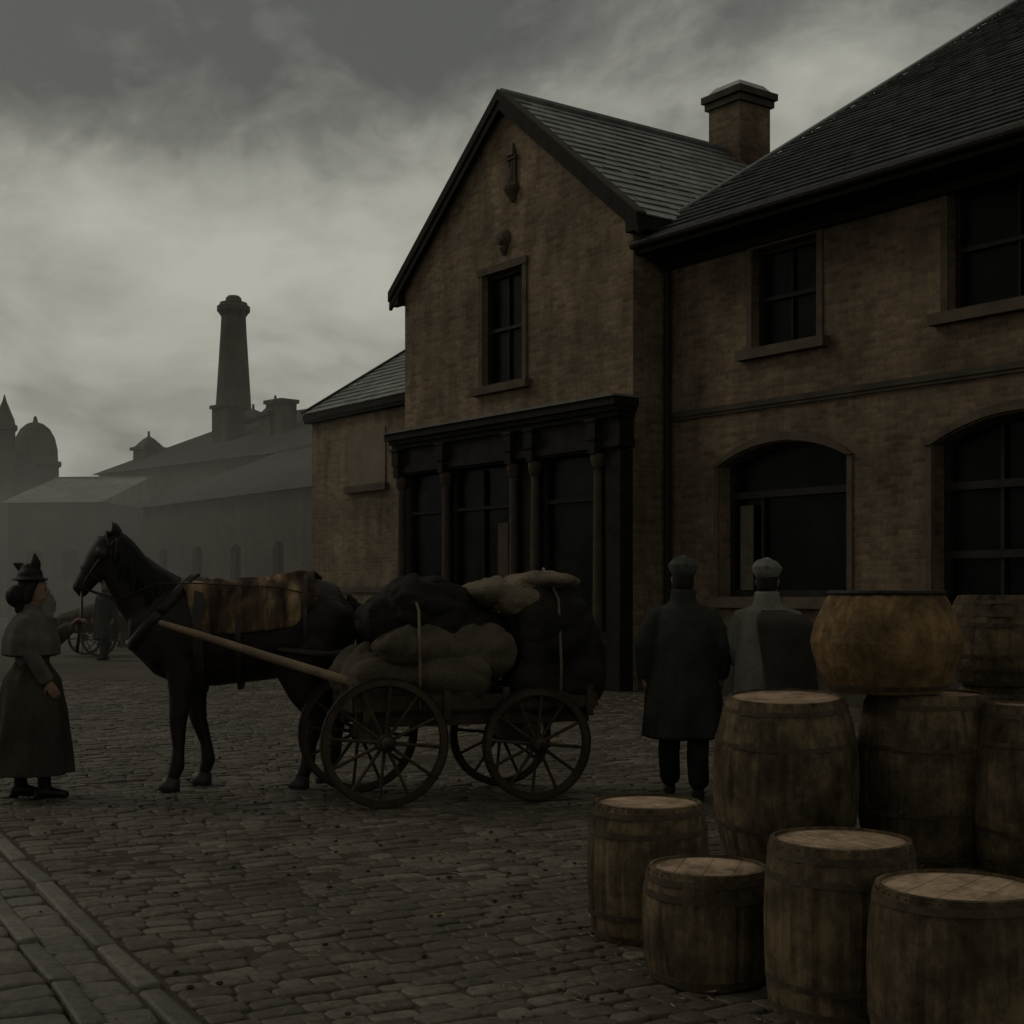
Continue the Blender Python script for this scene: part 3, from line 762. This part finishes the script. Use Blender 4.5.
for k in range(52):
    t=k/51; p=Vector((.96-.46*t,0,1.98-.40*t+ .02*math.sin(t*9)))
    s_=1 if k%3 else -1
    q1=p+Vector((-.03,.105*s_,-.05)); q2=p+Vector((-.02+U(-.05,.04),(.145+.05*t)*s_,-.24-U(0,.14)))
    mb.tube([p,q1,q2],[(.040,.035),(.034,.022),(.007,.005)],(1,0,0),6)
for k in range(12):
    mb.tube([(.96,U(-.04,.04),2.01),(1.03,U(-.05,.05),1.97),(1.10,U(-.05,.05),1.85)],[.024,.019,.004],sd,6)
for k in range(26):
    a=U(0,6.28); q=U(0,.05)
    dx,dy=q*math.cos(a),q*math.sin(a)
    mb.tube([(-.84,dy*.4,1.50),(-.93+dx*.5,dy,1.38),(-.97+dx,dy*1.3,1.05),(-.94+dx*1.4,dy*1.6,.75-U(0,.15))],[.025,.03,.022,.005],sd,6)
finish('mane_and_tail',mb,[M['hair']],H,smooth=True)
def trr(x):
    for i in range(len(TR)-1):
        a,b=TR[i],TR[i+1]
        if a[0]<=x<=b[0]:
            t=(x-a[0])/(b[0]-a[0]); return [a[j]+(b[j]-a[j])*t for j in (1,2,3)]
    return [TR[0][1],TR[0][2],TR[0][3]] if x<TR[0][0] else [TR[-1][1],TR[-1][2],TR[-1][3]]
def wrap(mb,x0,x1,a0,a1,off,nx=10,na=40,mi=0,wav=0,skew=0):
    vs=[];fs=[]
    for i in range(nx+1):
        for k in range(na+1):
            t=k/na; e=abs(2*t-1)
            sh=(1-.3*max(0,(e-.5)/.5)**2) if wav else 1
            xm=(x0+x1)/2; x=xm+((x0+(x1-x0)*i/nx)-xm)*sh
            z,w,h=trr(x)
            a=math.radians(a0+(a1-a0)*t); o=off+wav*(noise.noise(Vector((x*5,a*2.5,1)))+.6*noise.noise(Vector((x*14,a*5,7))))
            if wav: o-=.022*max(0,abs(2*i/nx-1)-.8)/.2
            ww=w+o; hh=h+o
            vs.append((x+wav*.8*math.sin(a*5)+skew*e,ww*math.sin(a),z+hh*math.cos(a)))
    for i in range(nx):
        for k in range(na):
            b_=i*(na+1)+k; fs.append((b_,b_+1,b_+na+2,b_+na+1))
    mb.add(vs,fs,mi)
mb=MB(); wrap(mb,-.60,.42,-88,88,.035,36,56,0,.035)
ob=finish('blanket',mb,[M['blanket']],H,smooth=True)
sm_=ob.modifiers.new('t','SOLIDIFY'); sm_.thickness=.014
mb=MB()
wrap(mb,.26,.34,-180,180,.052,2,48); wrap(mb,-.02,.02,-180,180,.05,2,48)
wrap(mb,-.52,-.49,-100,100,.06,2,40)
mb.tube([(-.30,.37,1.10),(-.70,.33,1.05),(-.90,.16,1.08),(-.93,0,1.09),(-.90,-.16,1.08),(-.70,-.33,1.05),(-.30,-.37,1.10)],[(.012,.03)]*7,(1,0,0),8)
def ringtube(c,t,ra,rb_,th,n=24):
    c=Vector(c);t=Vector(t).normalized(); s_=Vector((0,1,0)); o=t.cross(s_)
    P=[c+s_*math.cos(2*math.pi*k/n)*ra+o*math.sin(2*math.pi*k/n)*rb_ for k in range(n+1)]
    mb.tube(P,[th]*(n+1),side=t,n=8,cap=False)
hd=(.08,0,-.11)
ringtube((1.15,0,1.675),hd,.074,.10,.010); ringtube((.99,0,1.86),(.10,0,-.03),.105,.155,.010)
for y in (1,-1):
    mb.tube([(.96,.085*y,1.93),(1.08,.10*y,1.77),(1.17,.07*y,1.64),(1.21,.06*y,1.56)],[.009]*4,sd,6)
    mb.box(1.01,1.10,.107*y,.114*y,1.79,1.88)
    mb.tube([(1.20,.062*y,1.56),(.95,.15*y,1.47),(.62,.23*y,1.60),(.30,.24*y,1.60),(-.3,.28*y,1.57),(-1.1,.3*y,1.40)],[.006]*6,sd,6)
finish('harness_straps',mb,[M['leather']],H,smooth=True)
mb=MB(); ringtube((.60,0,1.375),(.62,0,.55),.212,.345,.05,28)
finish('collar',mb,[M['leather']],H,smooth=True)
mb=MB(); ringtube((.585,0,1.385),(.62,0,.55),.24,.38,.014,28)
finish('hames',mb,[M['iron']],H,smooth=True)

# ================================================================== CART
FN=Vector((-.90,9.93,0)); RN=Vector((.185,10.30,0))
cd=(FN-RN).normalized(); cp=Vector((cd.y,-cd.x,0))
if cp.y<0: cp=-cp
ca=math.atan2(cd.y,cd.x)
tw_=.86
C=empty('horse_cart',((FN+RN)/2+cp*tw_/2),ca)
HL=(FN-RN).length/2
def wheel(mb,x,y,rr,n=12):
    def ring(ri,ro,w,mi):
        m=48; v=[];f=[]
        for (q,yy) in ((ri,-w),(ro,-w),(ro,w),(ri,w)):
            for k in range(m): a=2*math.pi*k/m; v.append((x+q*math.cos(a),y+yy,rr+q*math.sin(a)))
        for i in range(4):
            for k in range(m): f.append((i*m+k,i*m+(k+1)%m,((i+1)%4)*m+(k+1)%m,((i+1)%4)*m+k))
        mb.add(v,f,mi)
    ring(rr-.012,rr,.024,1); ring(rr-.058,rr-.011,.021,0)
    for k in range(n):
        a=2*math.pi*k/n+.1; c=Vector((math.cos(a),0,math.sin(a)))
        mb.tube([Vector((x,y,rr))+c*.05,Vector((x,y,rr))+c*(rr*.5),Vector((x,y,rr))+c*(rr-.05)],[(.020,.015),(.014,.012),(.016,.013)],(0,1,0),8,0,cap=False)
    mb.tube([(x,y-.11,rr),(x,y-.05,rr),(x,y+.05,rr),(x,y+.11,rr)],[.04,.065,.065,.045],(1,0,0),14,0)
    mb.tube([(x,y-.135,rr),(x,y+.135,rr)],[.028,.028],(1,0,0),10,1)
    for yy in (-.075,.075): mb.tube([(x,y+yy-.008,rr),(x,y+yy+.008,rr)],[.062,.062],(1,0,0),14,1,cap=False)
hy=tw_/2
rF,rRr=.465,.418
XF,XB=HL+.20,-HL-.50
mb=MB()
for y in (hy,-hy): wheel(mb,HL,y,rF); wheel(mb,-HL,y,rRr)
mb.tube([(HL,-hy,rF),(HL,hy,rF)],[.028]*2,(1,0,0),8,1); mb.tube([(-HL,-hy,rRr),(-HL,hy,rRr)],[.028]*2,(1,0,0),8,1)
finish('wheels',mb,[M['wood'],M['iron']],C)
mb=MB(); bz=.66
for k in range(5): mb.box(XB,XF,-.33+k*.133,-.33+k*.133+.127,bz,bz+.03)
mb.box(XB+.03,XF-.03,-.28,-.21,bz-.1,bz-.003); mb.box(XB+.03,XF-.03,.21,.28,bz-.1,bz-.003)
mb.box(HL-.07,HL+.07,-.32,.32,rF-.02,bz-.103); mb.box(-HL-.07,-HL+.07,-.32,.32,rRr-.02,bz-.103)
for y in (-.35,.35):
    mb.box(XB,XF,y-.012,y+.012,bz+.02,bz+.13)
    for x in (XB+.06,-.35,.1,XF-.08): mb.box(x-.025,x+.025,y-.035 if y<0 else y+.013,y-.013 if y<0 else y+.035,bz-.05,bz+.18)
mb.box(XB-.02,XB-.001,-.34,.34,bz+.02,bz+.3); mb.box(XF+.001,XF+.02,-.34,.34,bz+.02,bz+.22)
finish('wagon_bed',mb,[M['wood']],C)
Mc=Matrix.Translation(C.location)@Matrix.Rotation(ca,4,'Z'); Mi=Mc.inverted()
def wl(p): return Mi@Vector(p)
mb=MB()
sN=[wl((-1.05,10.02,.86)),wl((-1.30,10.12,.925)),wl((-1.8,10.30,1.06)),wl((-2.35,10.50,1.215)),wl((-2.66,10.60,1.30))]
sF=[wl((-1.22,10.58,.86)),wl((-1.5,11.15,.95)),wl((-2.0,11.5,1.09)),wl((-2.45,11.46,1.22)),wl((-2.76,11.38,1.31))]
for s_ in (sN,sF): mb.tube(s_,[.032,.036,.034,.03,.024],(0,0,1),10)
mb.tube([sN[0],sF[0]],[.04,.04],(0,0,1),10)
finish('shafts',mb,[M['shaft']],C,smooth=True)
M['sackd']=mat_noise('black_tarpaulin',(.007,.006,.005),(.022,.019,.014),4,.8,.5,.02,spec=.1)
M['sackm']=mat_noise('grey_sacking',(.038,.031,.021),(.082,.066,.046),4,.95,.6,.02)
M['sackl']=mat_noise('tan_sacking',(.085,.067,.045),(.15,.12,.082),5,.95,.6,.02)
def lump(dat,name,mat,vox=.022,amp=.03):
    mb=MB()
    for (c,r_,t) in dat: 
        base=len(mb.v); mb.sphere((0,0,0),r_,0,18,12)
        rot=Matrix.Rotation(t,4,'Z')@Matrix.Rotation(t*.35,4,'X')
        for i in range(base,len(mb.v)):
            v=Vector(mb.v[i]); k=1-.12*math.sin(4*math.atan2(v.y/r_[1],v.x/r_[0])+math.pi/2)
            mb.v[i]=tuple(rot@(v*k)+Vector(c))
    def dsp(co):
        p=co+Vector((.15*noise.noise(co*3),.15*noise.noise(co*3+Vector((9,9,9))),0))
        w=abs(noise.noise(Vector((p.x*4,p.y*4,p.z*8)))) ; w2=abs(noise.noise(p*12))
        return amp*(w*1.8-.3)+amp*.45*w2
    return finish(name,mb,[mat],C,voxel=vox,sm=4,disp=dsp)
lump([((.55,.16,.90),(.30,.25,.19),.2),((.02,.20,.92),(.32,.24,.22),-.2),((.55,-.10,.93),(.30,.26,.22),.4)],'grain_sacks_lower',M['sackm'],vox=.018,amp=.02)
lump([((.28,.17,1.12),(.34,.23,.17),.08),((-.20,.20,1.10),(.30,.22,.20),-.12),((.0,-.1,1.0),(.5,.28,.3),0)],'grain_sacks_upper',M['sackm'],vox=.018,amp=.02)
lump([((.20,-.05,1.42),(.32,.28,.23),.3),((.42,-.08,1.32),(.24,.26,.19),.1),((.0,-.08,1.40),(.22,.26,.18),.1),((-.1,-.05,1.18),(.45,.29,.25),0)],'black_tarpaulin_bundle',M['sackd'],vox=.018,amp=.035)
lump([((-.76,.06,1.18),(.36,.36,.44),.1),((-.95,.03,1.06),(.24,.34,.42),0),((-.80,.16,.88),(.42,.24,.30),0)],'tarpaulin_bale',M['sackd'],vox=.018,amp=.022)
lump([((-.42,.0,1.53),(.30,.30,.11),.2),((-.76,.0,1.62),(.28,.30,.065),0),((-.52,.2,1.46),(.2,.13,.1),0)],'folded_sacking',M['sackl'],vox=.015,amp=.022)
mb=MB()
for (x,zt) in ((.30,1.62),(-.78,1.70)):
    mb.tube([(x,.37,.70),(x+.02,.44,1.0),(x-.01,.30,zt-.22),(x,.0,zt+.015),(x,-.3,zt-.2),(x,-.37,.75)],[.011]*6,(1,0,0),8)
finish('lashing_ropes',mb,[M['sackl']],C,smooth=True)

# ================================================================== PEOPLE
M['skin']=mat_noise('skin',(.16,.10,.07),(.21,.135,.095),10,.55,.1,.003)
M['coat1']=mat_noise('charcoal_wool_coat',(.015,.0155,.0135),(.032,.032,.027),4,.95,.4,.01)
M['coat2']=mat_noise('grey_overcoat',(.10,.092,.074),(.155,.145,.118),3,.95,.4,.01)
M['cloak']=mat_noise('brown_wool_cloak',(.018,.017,.014),(.038,.035,.028),4,.95,.4,.01)
M['trous']=mat_noise('black_trousers',(.009,.009,.009),(.02,.019,.017),6,.95,.3,.006)
M['boots']=mat_noise('black_boots',(.006,.005,.0045),(.016,.013,.010),10,.4,.2,.003)
M['cap']=mat_noise('tweed_cap',(.04,.04,.035),(.07,.07,.062),30,.95,.3,.004)
M['cap2']=mat_noise('pale_cap',(.10,.10,.088),(.16,.16,.142),30,.95,.3,.004)
M['hairb']=mat_noise('dark_brown_hair',(.008,.006,.005),(.018,.013,.010),40,.6,.4,.004)
M['skirt']=mat_noise('dark_skirt',(.018,.016,.012),(.048,.042,.030),3,.95,.4,.01)
M['blouse']=mat_noise('grey_shawl',(.05,.047,.040),(.095,.09,.077),6,.95,.5,.01)
M['eye']=mat_plain('eye_dark',(.03,.025,.02),.2)
X1=(1,0,0)
def hand(mb,w,d,pn,sgn,curl=.5):
    w=Vector(w);d=Vector(d).normalized();pn=Vector(pn);pn=(pn-d*pn.dot(d)).normalized();s_=d.cross(pn)*sgn
    mb.tube([w-d*.02,w+d*.03,w+d*.085],[(.026,.018),(.036,.017),(.04,.014)],s_,12)
    for i,(o,l_) in enumerate(((.030,.072),(.010,.082),(-.011,.076),(-.031,.060))):
        p=w+d*.08+s_*o; a=curl
        p1=p+(d*math.cos(a*.5)+pn*math.sin(a*.5))*l_*.45
        p2=p1+(d*math.cos(a*1.3)+pn*math.sin(a*1.3))*l_*.32
        p3=p2+(d*math.cos(a*2.2)+pn*math.sin(a*2.2))*l_*.25
        mb.tube([p-d*.015,p1,p2,p3],[.0095,.009,.008,.007],s_,8)
    t0=w+d*.025+s_*.028; t1=t0+(d*.6+s_*.7+pn*.25).normalized()*.035; t2=t1+(d*.85+s_*.2+pn*.4).normalized()*.03
    mb.tube([t0,t1,t2],[.013,.011,.009],pn,8)
def person(name,loc,rz,s=1.0,arms=None,legs=((-.10,.12),(.10,-.14)),hat='cap',coat='coat1',hem=.52,hemr=.27,woman=False,hatm='cap',handcurl=(.5,.5)):
    E=empty(name,loc,rz); E.scale=(s,s,s)
    sw=.175 if not woman else .15
    mb=MB()
    mb.tube([(0,0,.88),(0,0,1.0),(0,0,1.12),(0,0,1.28),(0,0,1.39),(0,-.005,1.46)],[(.165,.115),(.16,.11),(.135,.1),(.16,.115),(sw,.105),(.10,.075)],X1,16)
    mb.tube([(0,-.005,1.44),(0,.008,1.57)],[(.062,.062),(.055,.06)],X1,12)
    mb.tube([(0,.035,1.545),(0,.033,1.575),(0,.02,1.63),(0,.008,1.69),(0,.0,1.74)],[(.045,.055),(.062,.082),(.074,.096),(.076,.098),(.055,.07)],X1,16)
    mb.tube([(0,.108,1.662),(0,.128,1.635),(0,.118,1.622)],[(.010,.010),(.016,.013),(.018,.010)],X1,8)
    mb.tube([(-.022,.108,1.59),(0,.114,1.59),(.022,.108,1.59)],[(.006,.006),(.008,.008),(.006,.006)],(0,0,1),6)
    mb.tube([(-.035,.098,1.675),(0,.104,1.678),(.035,.098,1.675)],[(.010,.008)]*3,(0,0,1),6)
    for x in (-1,1):
        mb.tube([(.077*x,.0,1.675),(.083*x,-.005,1.65),(.077*x,.0,1.62)],[(.008,.014),(.010,.018),(.007,.010)],X1,8)
    for (lx,fy_) in legs:
        mb.tube([(lx*.9,0,.90),(lx*.97,fy_*.35,.69),(lx,fy_*.7+.02,.48),(lx,fy_*.9-.02,.33),(lx,fy_,.09)],[(.088,.095),(.075,.083),(.053,.058),(.05,.056),(.036,.042)],X1,14)
        mb.tube([(lx,fy_-.04,.05),(lx,fy_+.06,.045),(lx,fy_+.15,.032)],[(.034,.035),(.042,.034),(.035,.024)],X1,12)
    for i,(a,b_,c,pn) in enumerate(arms):
        a,b_,c=Vector(a),Vector(b_),Vector(c)
        mb.tube([a-Vector((a.x*.3,0,0)),a,(a+b_)/2,b_,(b_+c)/2,c],[.055,.055,.045,.038,.036,(.026,.022)],pn,12)
        hand(mb,c,c-b_,pn,1 if i==0 else -1,handcurl[i])
    finish('body',mb,[M['skin']],E,voxel=.0065,sm=3)
    mb=MB()
    for x in (-1,1): mb.sphere((.031*x,.1,1.655),.011,0,10,8)
    finish('eyes',mb,[M['eye']],E,smooth=True)
    mb=MB()
    for (lx,fy_) in legs:
        mb.tube([(lx,fy_-.01,.30),(lx,fy_,.16),(lx,fy_,.09)],[(.058,.062),(.047,.052),(.045,.052)],X1,14)
        mb.tube([(lx,fy_-.05,.055),(lx,fy_+.06,.052),(lx,fy_+.17,.035)],[(.042,.046),(.051,.045),(.04,.03)],X1,14)
        mb.box(lx-.035,lx+.035,fy_-.085,fy_-.02,.0,.03)
    finish('boots',mb,[M['boots']],E,voxel=.009,sm=3)
    if not woman:
        mb=MB()
        for (lx,fy_) in legs:
            mb.tube([(lx*.9,0,.92),(lx*.97,fy_*.35,.69),(lx,fy_*.7+.02,.48),(lx,fy_*.9-.01,.33),(lx,fy_,.14)],[(.11,.12),(.095,.1),(.082,.088),(.082,.09),(.077,.086)],X1,16,mod=lambda a,p:1+.07*math.sin(3*a+p.z*14))
        finish('trousers',mb,[M['trous']],E,voxel=.011,sm=3)
    def fold(a,p):
        k=max(0,min(1,(1.25-p.z)/.5)); return 1+.06*k*math.sin(7*a+2*math.sin(p.z*4)+1.5*math.sin(2*a))+.035*k*math.sin(13*a+1+2*math.sin(3*a))+.025*math.sin(5*a+p.z*25)
    mb=MB()
    if not woman:
        zs=[hem,hem+.15,hem+.3,.95,1.1,1.25,1.36,1.43,1.49]
        rs=[(hemr,hemr*.78),(hemr*.97,hemr*.75),(.275,.205),(.255,.19),(.24,.18),(.23,.175),(.215,.155),(.17,.13),(.10,.10)]
        zz=sorted(zip(zs,rs),key=lambda q:q[0])
        mb.tube([(0,-.01 if z<1 else 0,z) for z,_ in zz],[q for _,q in zz],X1,56,mod=fold,capk=.12)
        mb.tube([(0,-.01,1.45),(0,-.012,1.51),(0,-.012,1.575)],[(.115,.11),(.098,.10),(.092,.098)],X1,20,capk=.1)
    else:
        mb.tube([(0,0,z) for z in (1.0,1.1,1.25,1.36,1.43,1.48)],[(.17,.14),(.15,.13),(.18,.16),(.19,.145),(.145,.115),(.075,.075)],X1,32)
        mb.tube([(0,-.005,1.45),(0,.0,1.54)],[(.08,.08),(.066,.07)],X1,20,capk=.1)
    for (a,b_,c,pn) in arms:
        a,b_,c=Vector(a),Vector(b_),Vector(c)
        mb.tube([a-Vector((a.x*.35,0,0)),a-Vector((0,0,.02)),(a+b_)/2,b_,(b_+c)/2,c-(c-b_).normalized()*.005],[.065,.08,.075,.068,.063,.056],pn,18,mod=lambda q,p:1+.07*math.sin(2*q+p.z*45),capk=.2)
    finish('coat',mb,[M[coat]],E,voxel=.010,sm=4)
    if woman:
        mb=MB()
        mb.tube([(0,0,.20),(0,0,.4),(0,0,.7),(0,0,.95),(0,0,1.05),(0,0,1.10)],[(.31,.31),(.285,.29),(.25,.26),(.215,.215),(.165,.145),(.14,.12)],X1,72,mod=fold,capk=.03)
        finish('skirt',mb,[M['skirt']],E,voxel=.010,sm=2)
        mb=MB()
        mb.tube([(0,-.01,z) for z in (1.14,1.26,1.36,1.43,1.48)],[(.265,.22),(.265,.215),(.235,.18),(.165,.135),(.085,.085)],X1,40,mod=lambda a,p:1+.035*math.sin(9*a),capk=.1)
        finish('shawl',mb,[M['blouse']],E,voxel=.010,sm=3)
    mb=MB()
    mb.tube([(0,-.035,1.55),(0,-.03,1.60),(0,-.022,1.66),(0,-.012,1.72),(0,-.004,1.755)],[(.055,.05),(.076,.078),(.083,.088),(.083,.098),(.055,.07)],X1,16)
    if woman:
        mb.sphere((0,-.12,1.60),(.085,.085,.09)); mb.tube([(0,-.05,1.57),(0,-.10,1.48)],[.06,.04],X1,10)
        for x in (-1,1): mb.tube([(.06*x,.03,1.73),(.088*x,.0,1.66),(.078*x,-.03,1.56)],[.034,.034,.03],(0,1,0),8)
    finish('hair',mb,[M['hairb']],E,voxel=.008,sm=3)
    mb=MB()
    if hat=='cap':
        mb.tube([(0,-.012,1.695),(0,-.012,1.715),(0,-.012,1.75),(0,-.004,1.775),(0,.004,1.788)],[(.086,.106),(.098,.122),(.114,.14),(.098,.122),(.055,.07)],X1,28,mod=lambda a,p:1+.02*math.sin(8*a))
        mb.tube([(0,.09,1.71),(0,.15,1.70),(0,.175,1.692)],[(.07,.012),(.06,.009),(.04,.006)],X1,14)
    else:
        mb.tube([(0,-.01,1.725),(0,-.01,1.745)],[(.135,.145),(.12,.125)],X1,28,capk=.03,mod=lambda a,p:1+.06*math.sin(3*a))
        mb.tube([(0,-.02,1.74),(0,-.02,1.79),(0,-.03,1.83)],[(.095,.105),(.085,.095),(.05,.06)],X1,20)
        mb.tube([(.02,.02,1.78),(.03,.03,1.87),(.02,.02,1.94)],[(.04,.045),(.03,.04),(.006,.008)],X1,10)
        mb.tube([(-.02,-.06,1.78),(-.04,-.10,1.84),(-.04,-.15,1.86)],[(.03,.035),(.025,.035),(.006,.008)],X1,10)
    finish('hat',mb,[M[hatm]],E,voxel=.007,sm=2)
    return E
p1=person('man_in_dark_coat',(1.265,10.35,0),math.radians(-6),.985,coat='coat1',hem=.48,hemr=.30,legs=((-.10,.16),(.11,-.10)),
   arms=[((-.195,0,1.40),(-.295,-.05,1.15),(-.29,.05,.92),(1,0,0)),((.195,0,1.40),(.295,-.04,1.15),(.29,.07,.92),(-1,0,0))])
p2=person('man_in_grey_overcoat',(1.86,10.2,0),math.radians(-20),.975,coat='coat2',hem=.26,hemr=.34,hatm='cap2',legs=((-.1,-.12),(.1,.15)),
   arms=[((-.19,0,1.40),(-.28,.0,1.16),(-.22,.16,1.0),(1,0,0)),((.19,0,1.40),(.27,-.03,1.15),(.26,.08,.92),(-1,0,0))])
mb=MB()
vs=[];fs=[];nz=26;na=34
for i in range(nz+1):
    t=i/nz; z=1.43-.80*t; a0=-98+22*t; a1=50
    rx=.14+.18*min(1,t/.10)**.6+.04*t; ryy=.12+.13*min(1,t/.10)**.6+.08*t
    for k in range(na+1):
        a=math.radians(a0+(a1-a0)*k/na); f_=1+.07*t*math.sin(11*a+2*z)
        vs.append((rx*math.cos(a)*f_,ryy*math.sin(a)*f_-.01,z))
for i in range(nz):
    for k in range(na): b0=i*(na+1)+k; fs.append((b0,b0+1,b0+na+2,b0+na+1))
mb.add(vs,fs); o=finish('cape',mb,[M['cloak']],p2,smooth=True); md=o.modifiers.new('s','SOLIDIFY'); md.thickness=.012
p3=person('woman_in_long_skirt',(-3.57,10.42,0),math.radians(-78),.94,woman=True,hat='bonnet',coat='blouse',hatm='hairb',legs=((-.09,-.10),(.08,.10)),
   arms=[((-.15,0,1.41),(-.22,.08,1.19),(-.14,.28,1.36),(0,0,-1)),((.15,0,1.41),(.22,.02,1.14),(.21,.14,.93),(-1,0,0))],handcurl=(1.0,.5))
hm=Matrix.Translation(H.location)@Matrix.Rotation(HR,4,'Z')
q=hm@Vector((1.21,.05,1.54))
wm=Matrix.Translation(p3.location)@Matrix.Rotation(math.radians(-78),4,'Z')@Matrix.Scale(.94,4)
w=wm@Vector((-.115,.36,1.42))
mb=MB(); iv=hm.inverted()
mb.tube([iv@q,iv@((q+w)/2+Vector((0,0,-.03))),iv@w,iv@(w+Vector((-.03,0,-.25)))],[.012]*4,(0,1,0),8)
finish('lead_rein',mb,[M['leather']],H,smooth=True)
def copyperson(src,name,loc,rz,s):
    E=empty(name,loc,rz); E.scale=(s,s,s)
    for ch in src.children:
        o=ch.copy(); o.parent=E; scene.collection.objects.link(o)
copyperson(p1,'distant_walker',(-9.0,31,0),math.radians(150),1.0)
copyperson(p3,'distant_walker',(-10.6,38,0),math.radians(-100),1.0)
copyperson(p2,'distant_walker',(-10.4,36,0),math.radians(40),1.0)
copyperson(p1,'distant_walker',(-13.4,40,0),math.radians(20),1.0)
hc=empty('hand_cart',(-9.9,33,0),math.radians(35)); mb=MB()
for y in (-.5,.5): wheel(mb,0,y,.42,10)
mb.box(-.9,.9,-.42,.42,.55,.62); mb.box(-.9,.9,-.44,-.41,.62,.9); mb.box(-.9,.9,.41,.44,.62,.9)
mb.tube([(.8,-.35,.58),(1.7,-.3,.8)],[.03,.03],(0,0,1),8); mb.tube([(.8,.35,.58),(1.7,.3,.8)],[.03,.03],(0,0,1),8)
mb.tube([(-.7,0,.85),(0,0,1.0),(.7,0,.85)],[(.3,.15),(.35,.22),(.3,.15)],(0,1,0),14)
finish('cart_body',mb,[M['wood'],M['iron']],hc)

# ================================================================== HAZE
def fog(name,x0,x1,y0,y1,z0,z1,d):
    mb=MB(); mb.box(x0,x1,y0,y1,z0,z1)
    m=bpy.data.materials.new(name+'_volume'); m.use_nodes=True; nt=m.node_tree
    nt.nodes.remove(nt.nodes['Principled BSDF'])
    v=N(nt,'ShaderNodeVolumeScatter'); v.inputs['Density'].default_value=d; v.inputs['Color'].default_value=(.94,.94,.85,1)
    L(nt,v.outputs[0],nt.nodes['Material Output'].inputs['Volume'])
    return finish(name,mb,[m],uv=False)
fog('coal_smoke_haze',-150,60,27,140,-.006,30,.0013)
fog('ground_mist',-149,59,27.5,139,-.003,6.5,.0075)

# ================================================================== WORLD
wd=bpy.data.worlds.new('World'); scene.world=wd; wd.use_nodes=True; nt=wd.node_tree
bg=nt.nodes['Background']
SE=math.radians(38); SAZ=math.radians(-70)
sky=N(nt,'ShaderNodeTexSky'); sky.sky_type='NISHITA'; sky.sun_disc=False; sky.sun_elevation=SE; sky.sun_rotation=SAZ; sky.air_density=2; sky.dust_density=5
tc=N(nt,'ShaderNodeTexCoord'); d=tc.outputs['Generated']
mp=N(nt,'ShaderNodeMapping'); mp.inputs['Scale'].default_value=(1.0,1.0,1.7); mp.inputs['Location'].default_value=(.35,.1,.2); L(nt,d,mp.inputs[0])
wn=N(nt,'ShaderNodeTexNoise'); wn.inputs['Scale'].default_value=3; wn.inputs['Detail'].default_value=4; L(nt,mp.outputs[0],wn.inputs['Vector'])
wv=N(nt,'ShaderNodeVectorMath',operation='MULTIPLY_ADD'); L(nt,wn.outputs['Color'],wv.inputs[0]); wv.inputs[1].default_value=(.2,.2,.2); L(nt,mp.outputs[0],wv.inputs[2])
n1=noisetex(nt,wv.outputs[0],3.4,9,.55); n2=noisetex(nt,wv.outputs[0],9,8,.6)
ad=N(nt,'ShaderNodeMath',operation='MULTIPLY_ADD'); L(nt,n2,ad.inputs[0]); ad.inputs[1].default_value=.55; L(nt,n1,ad.inputs[2])
sp=N(nt,'ShaderNodeSeparateXYZ'); L(nt,d,sp.inputs[0])
el=N(nt,'ShaderNodeMapRange'); el.interpolation_type='SMOOTHSTEP'; L(nt,sp.outputs[2],el.inputs[0]); el.inputs[1].default_value=.25; el.inputs[2].default_value=.37; el.inputs[3].default_value=.0; el.inputs[4].default_value=-.28
ax=N(nt,'ShaderNodeMapRange'); ax.interpolation_type='SMOOTHSTEP'; L(nt,sp.outputs[0],ax.inputs[0]); ax.inputs[1].default_value=-.08; ax.inputs[2].default_value=.14; ax.inputs[3].default_value=1.0; ax.inputs[4].default_value=.35
em=N(nt,'ShaderNodeMath',operation='MULTIPLY'); L(nt,el.outputs[0],em.inputs[0]); L(nt,ax.outputs[0],em.inputs[1])
a2=N(nt,'ShaderNodeMath',operation='ADD'); L(nt,ad.outputs[0],a2.inputs[0]); L(nt,em.outputs[0],a2.inputs[1])
cl=ramp(nt,a2.outputs[0],[(.46,(.85,.86,.77)),(.58,(1.6,1.59,1.39)),(.68,(2.75,2.73,2.35)),(.78,(3.7,3.66,3.15)),(.92,(4.7,4.62,4.0))])
mx=mix(nt,.95,sky.outputs[0],cl)
L(nt,mx,bg.inputs['Color']); bg.inputs['Strength'].default_value=.1
sun=bpy.data.lights.new('sun','SUN'); sun.energy=.5; sun.angle=math.radians(20); sun.color=(1,.93,.82)
so=bpy.data.objects.new('sun',sun); scene.collection.objects.link(so)
dv=Vector((math.sin(SAZ)*math.cos(SE),math.cos(SAZ)*math.cos(SE),math.sin(SE)))
so.rotation_euler=dv.to_track_quat('Z','Y').to_euler(); so.location=(-10,5,20)

# ================================================================== CAMERA
cam=bpy.data.cameras.new('camera'); cam.sensor_width=36; cam.lens=36*1400/1024; cam.shift_y=78/1024; cam.clip_end=3000; cam.clip_start=.1
co=bpy.data.objects.new('camera',cam); scene.collection.objects.link(co); co.location=(0,0,1.55); co.rotation_euler=(math.radians(90),0,0)
scene.camera=co
scene.view_settings.view_transform='Standard'; scene.view_settings.look='None'; scene.view_settings.exposure=0
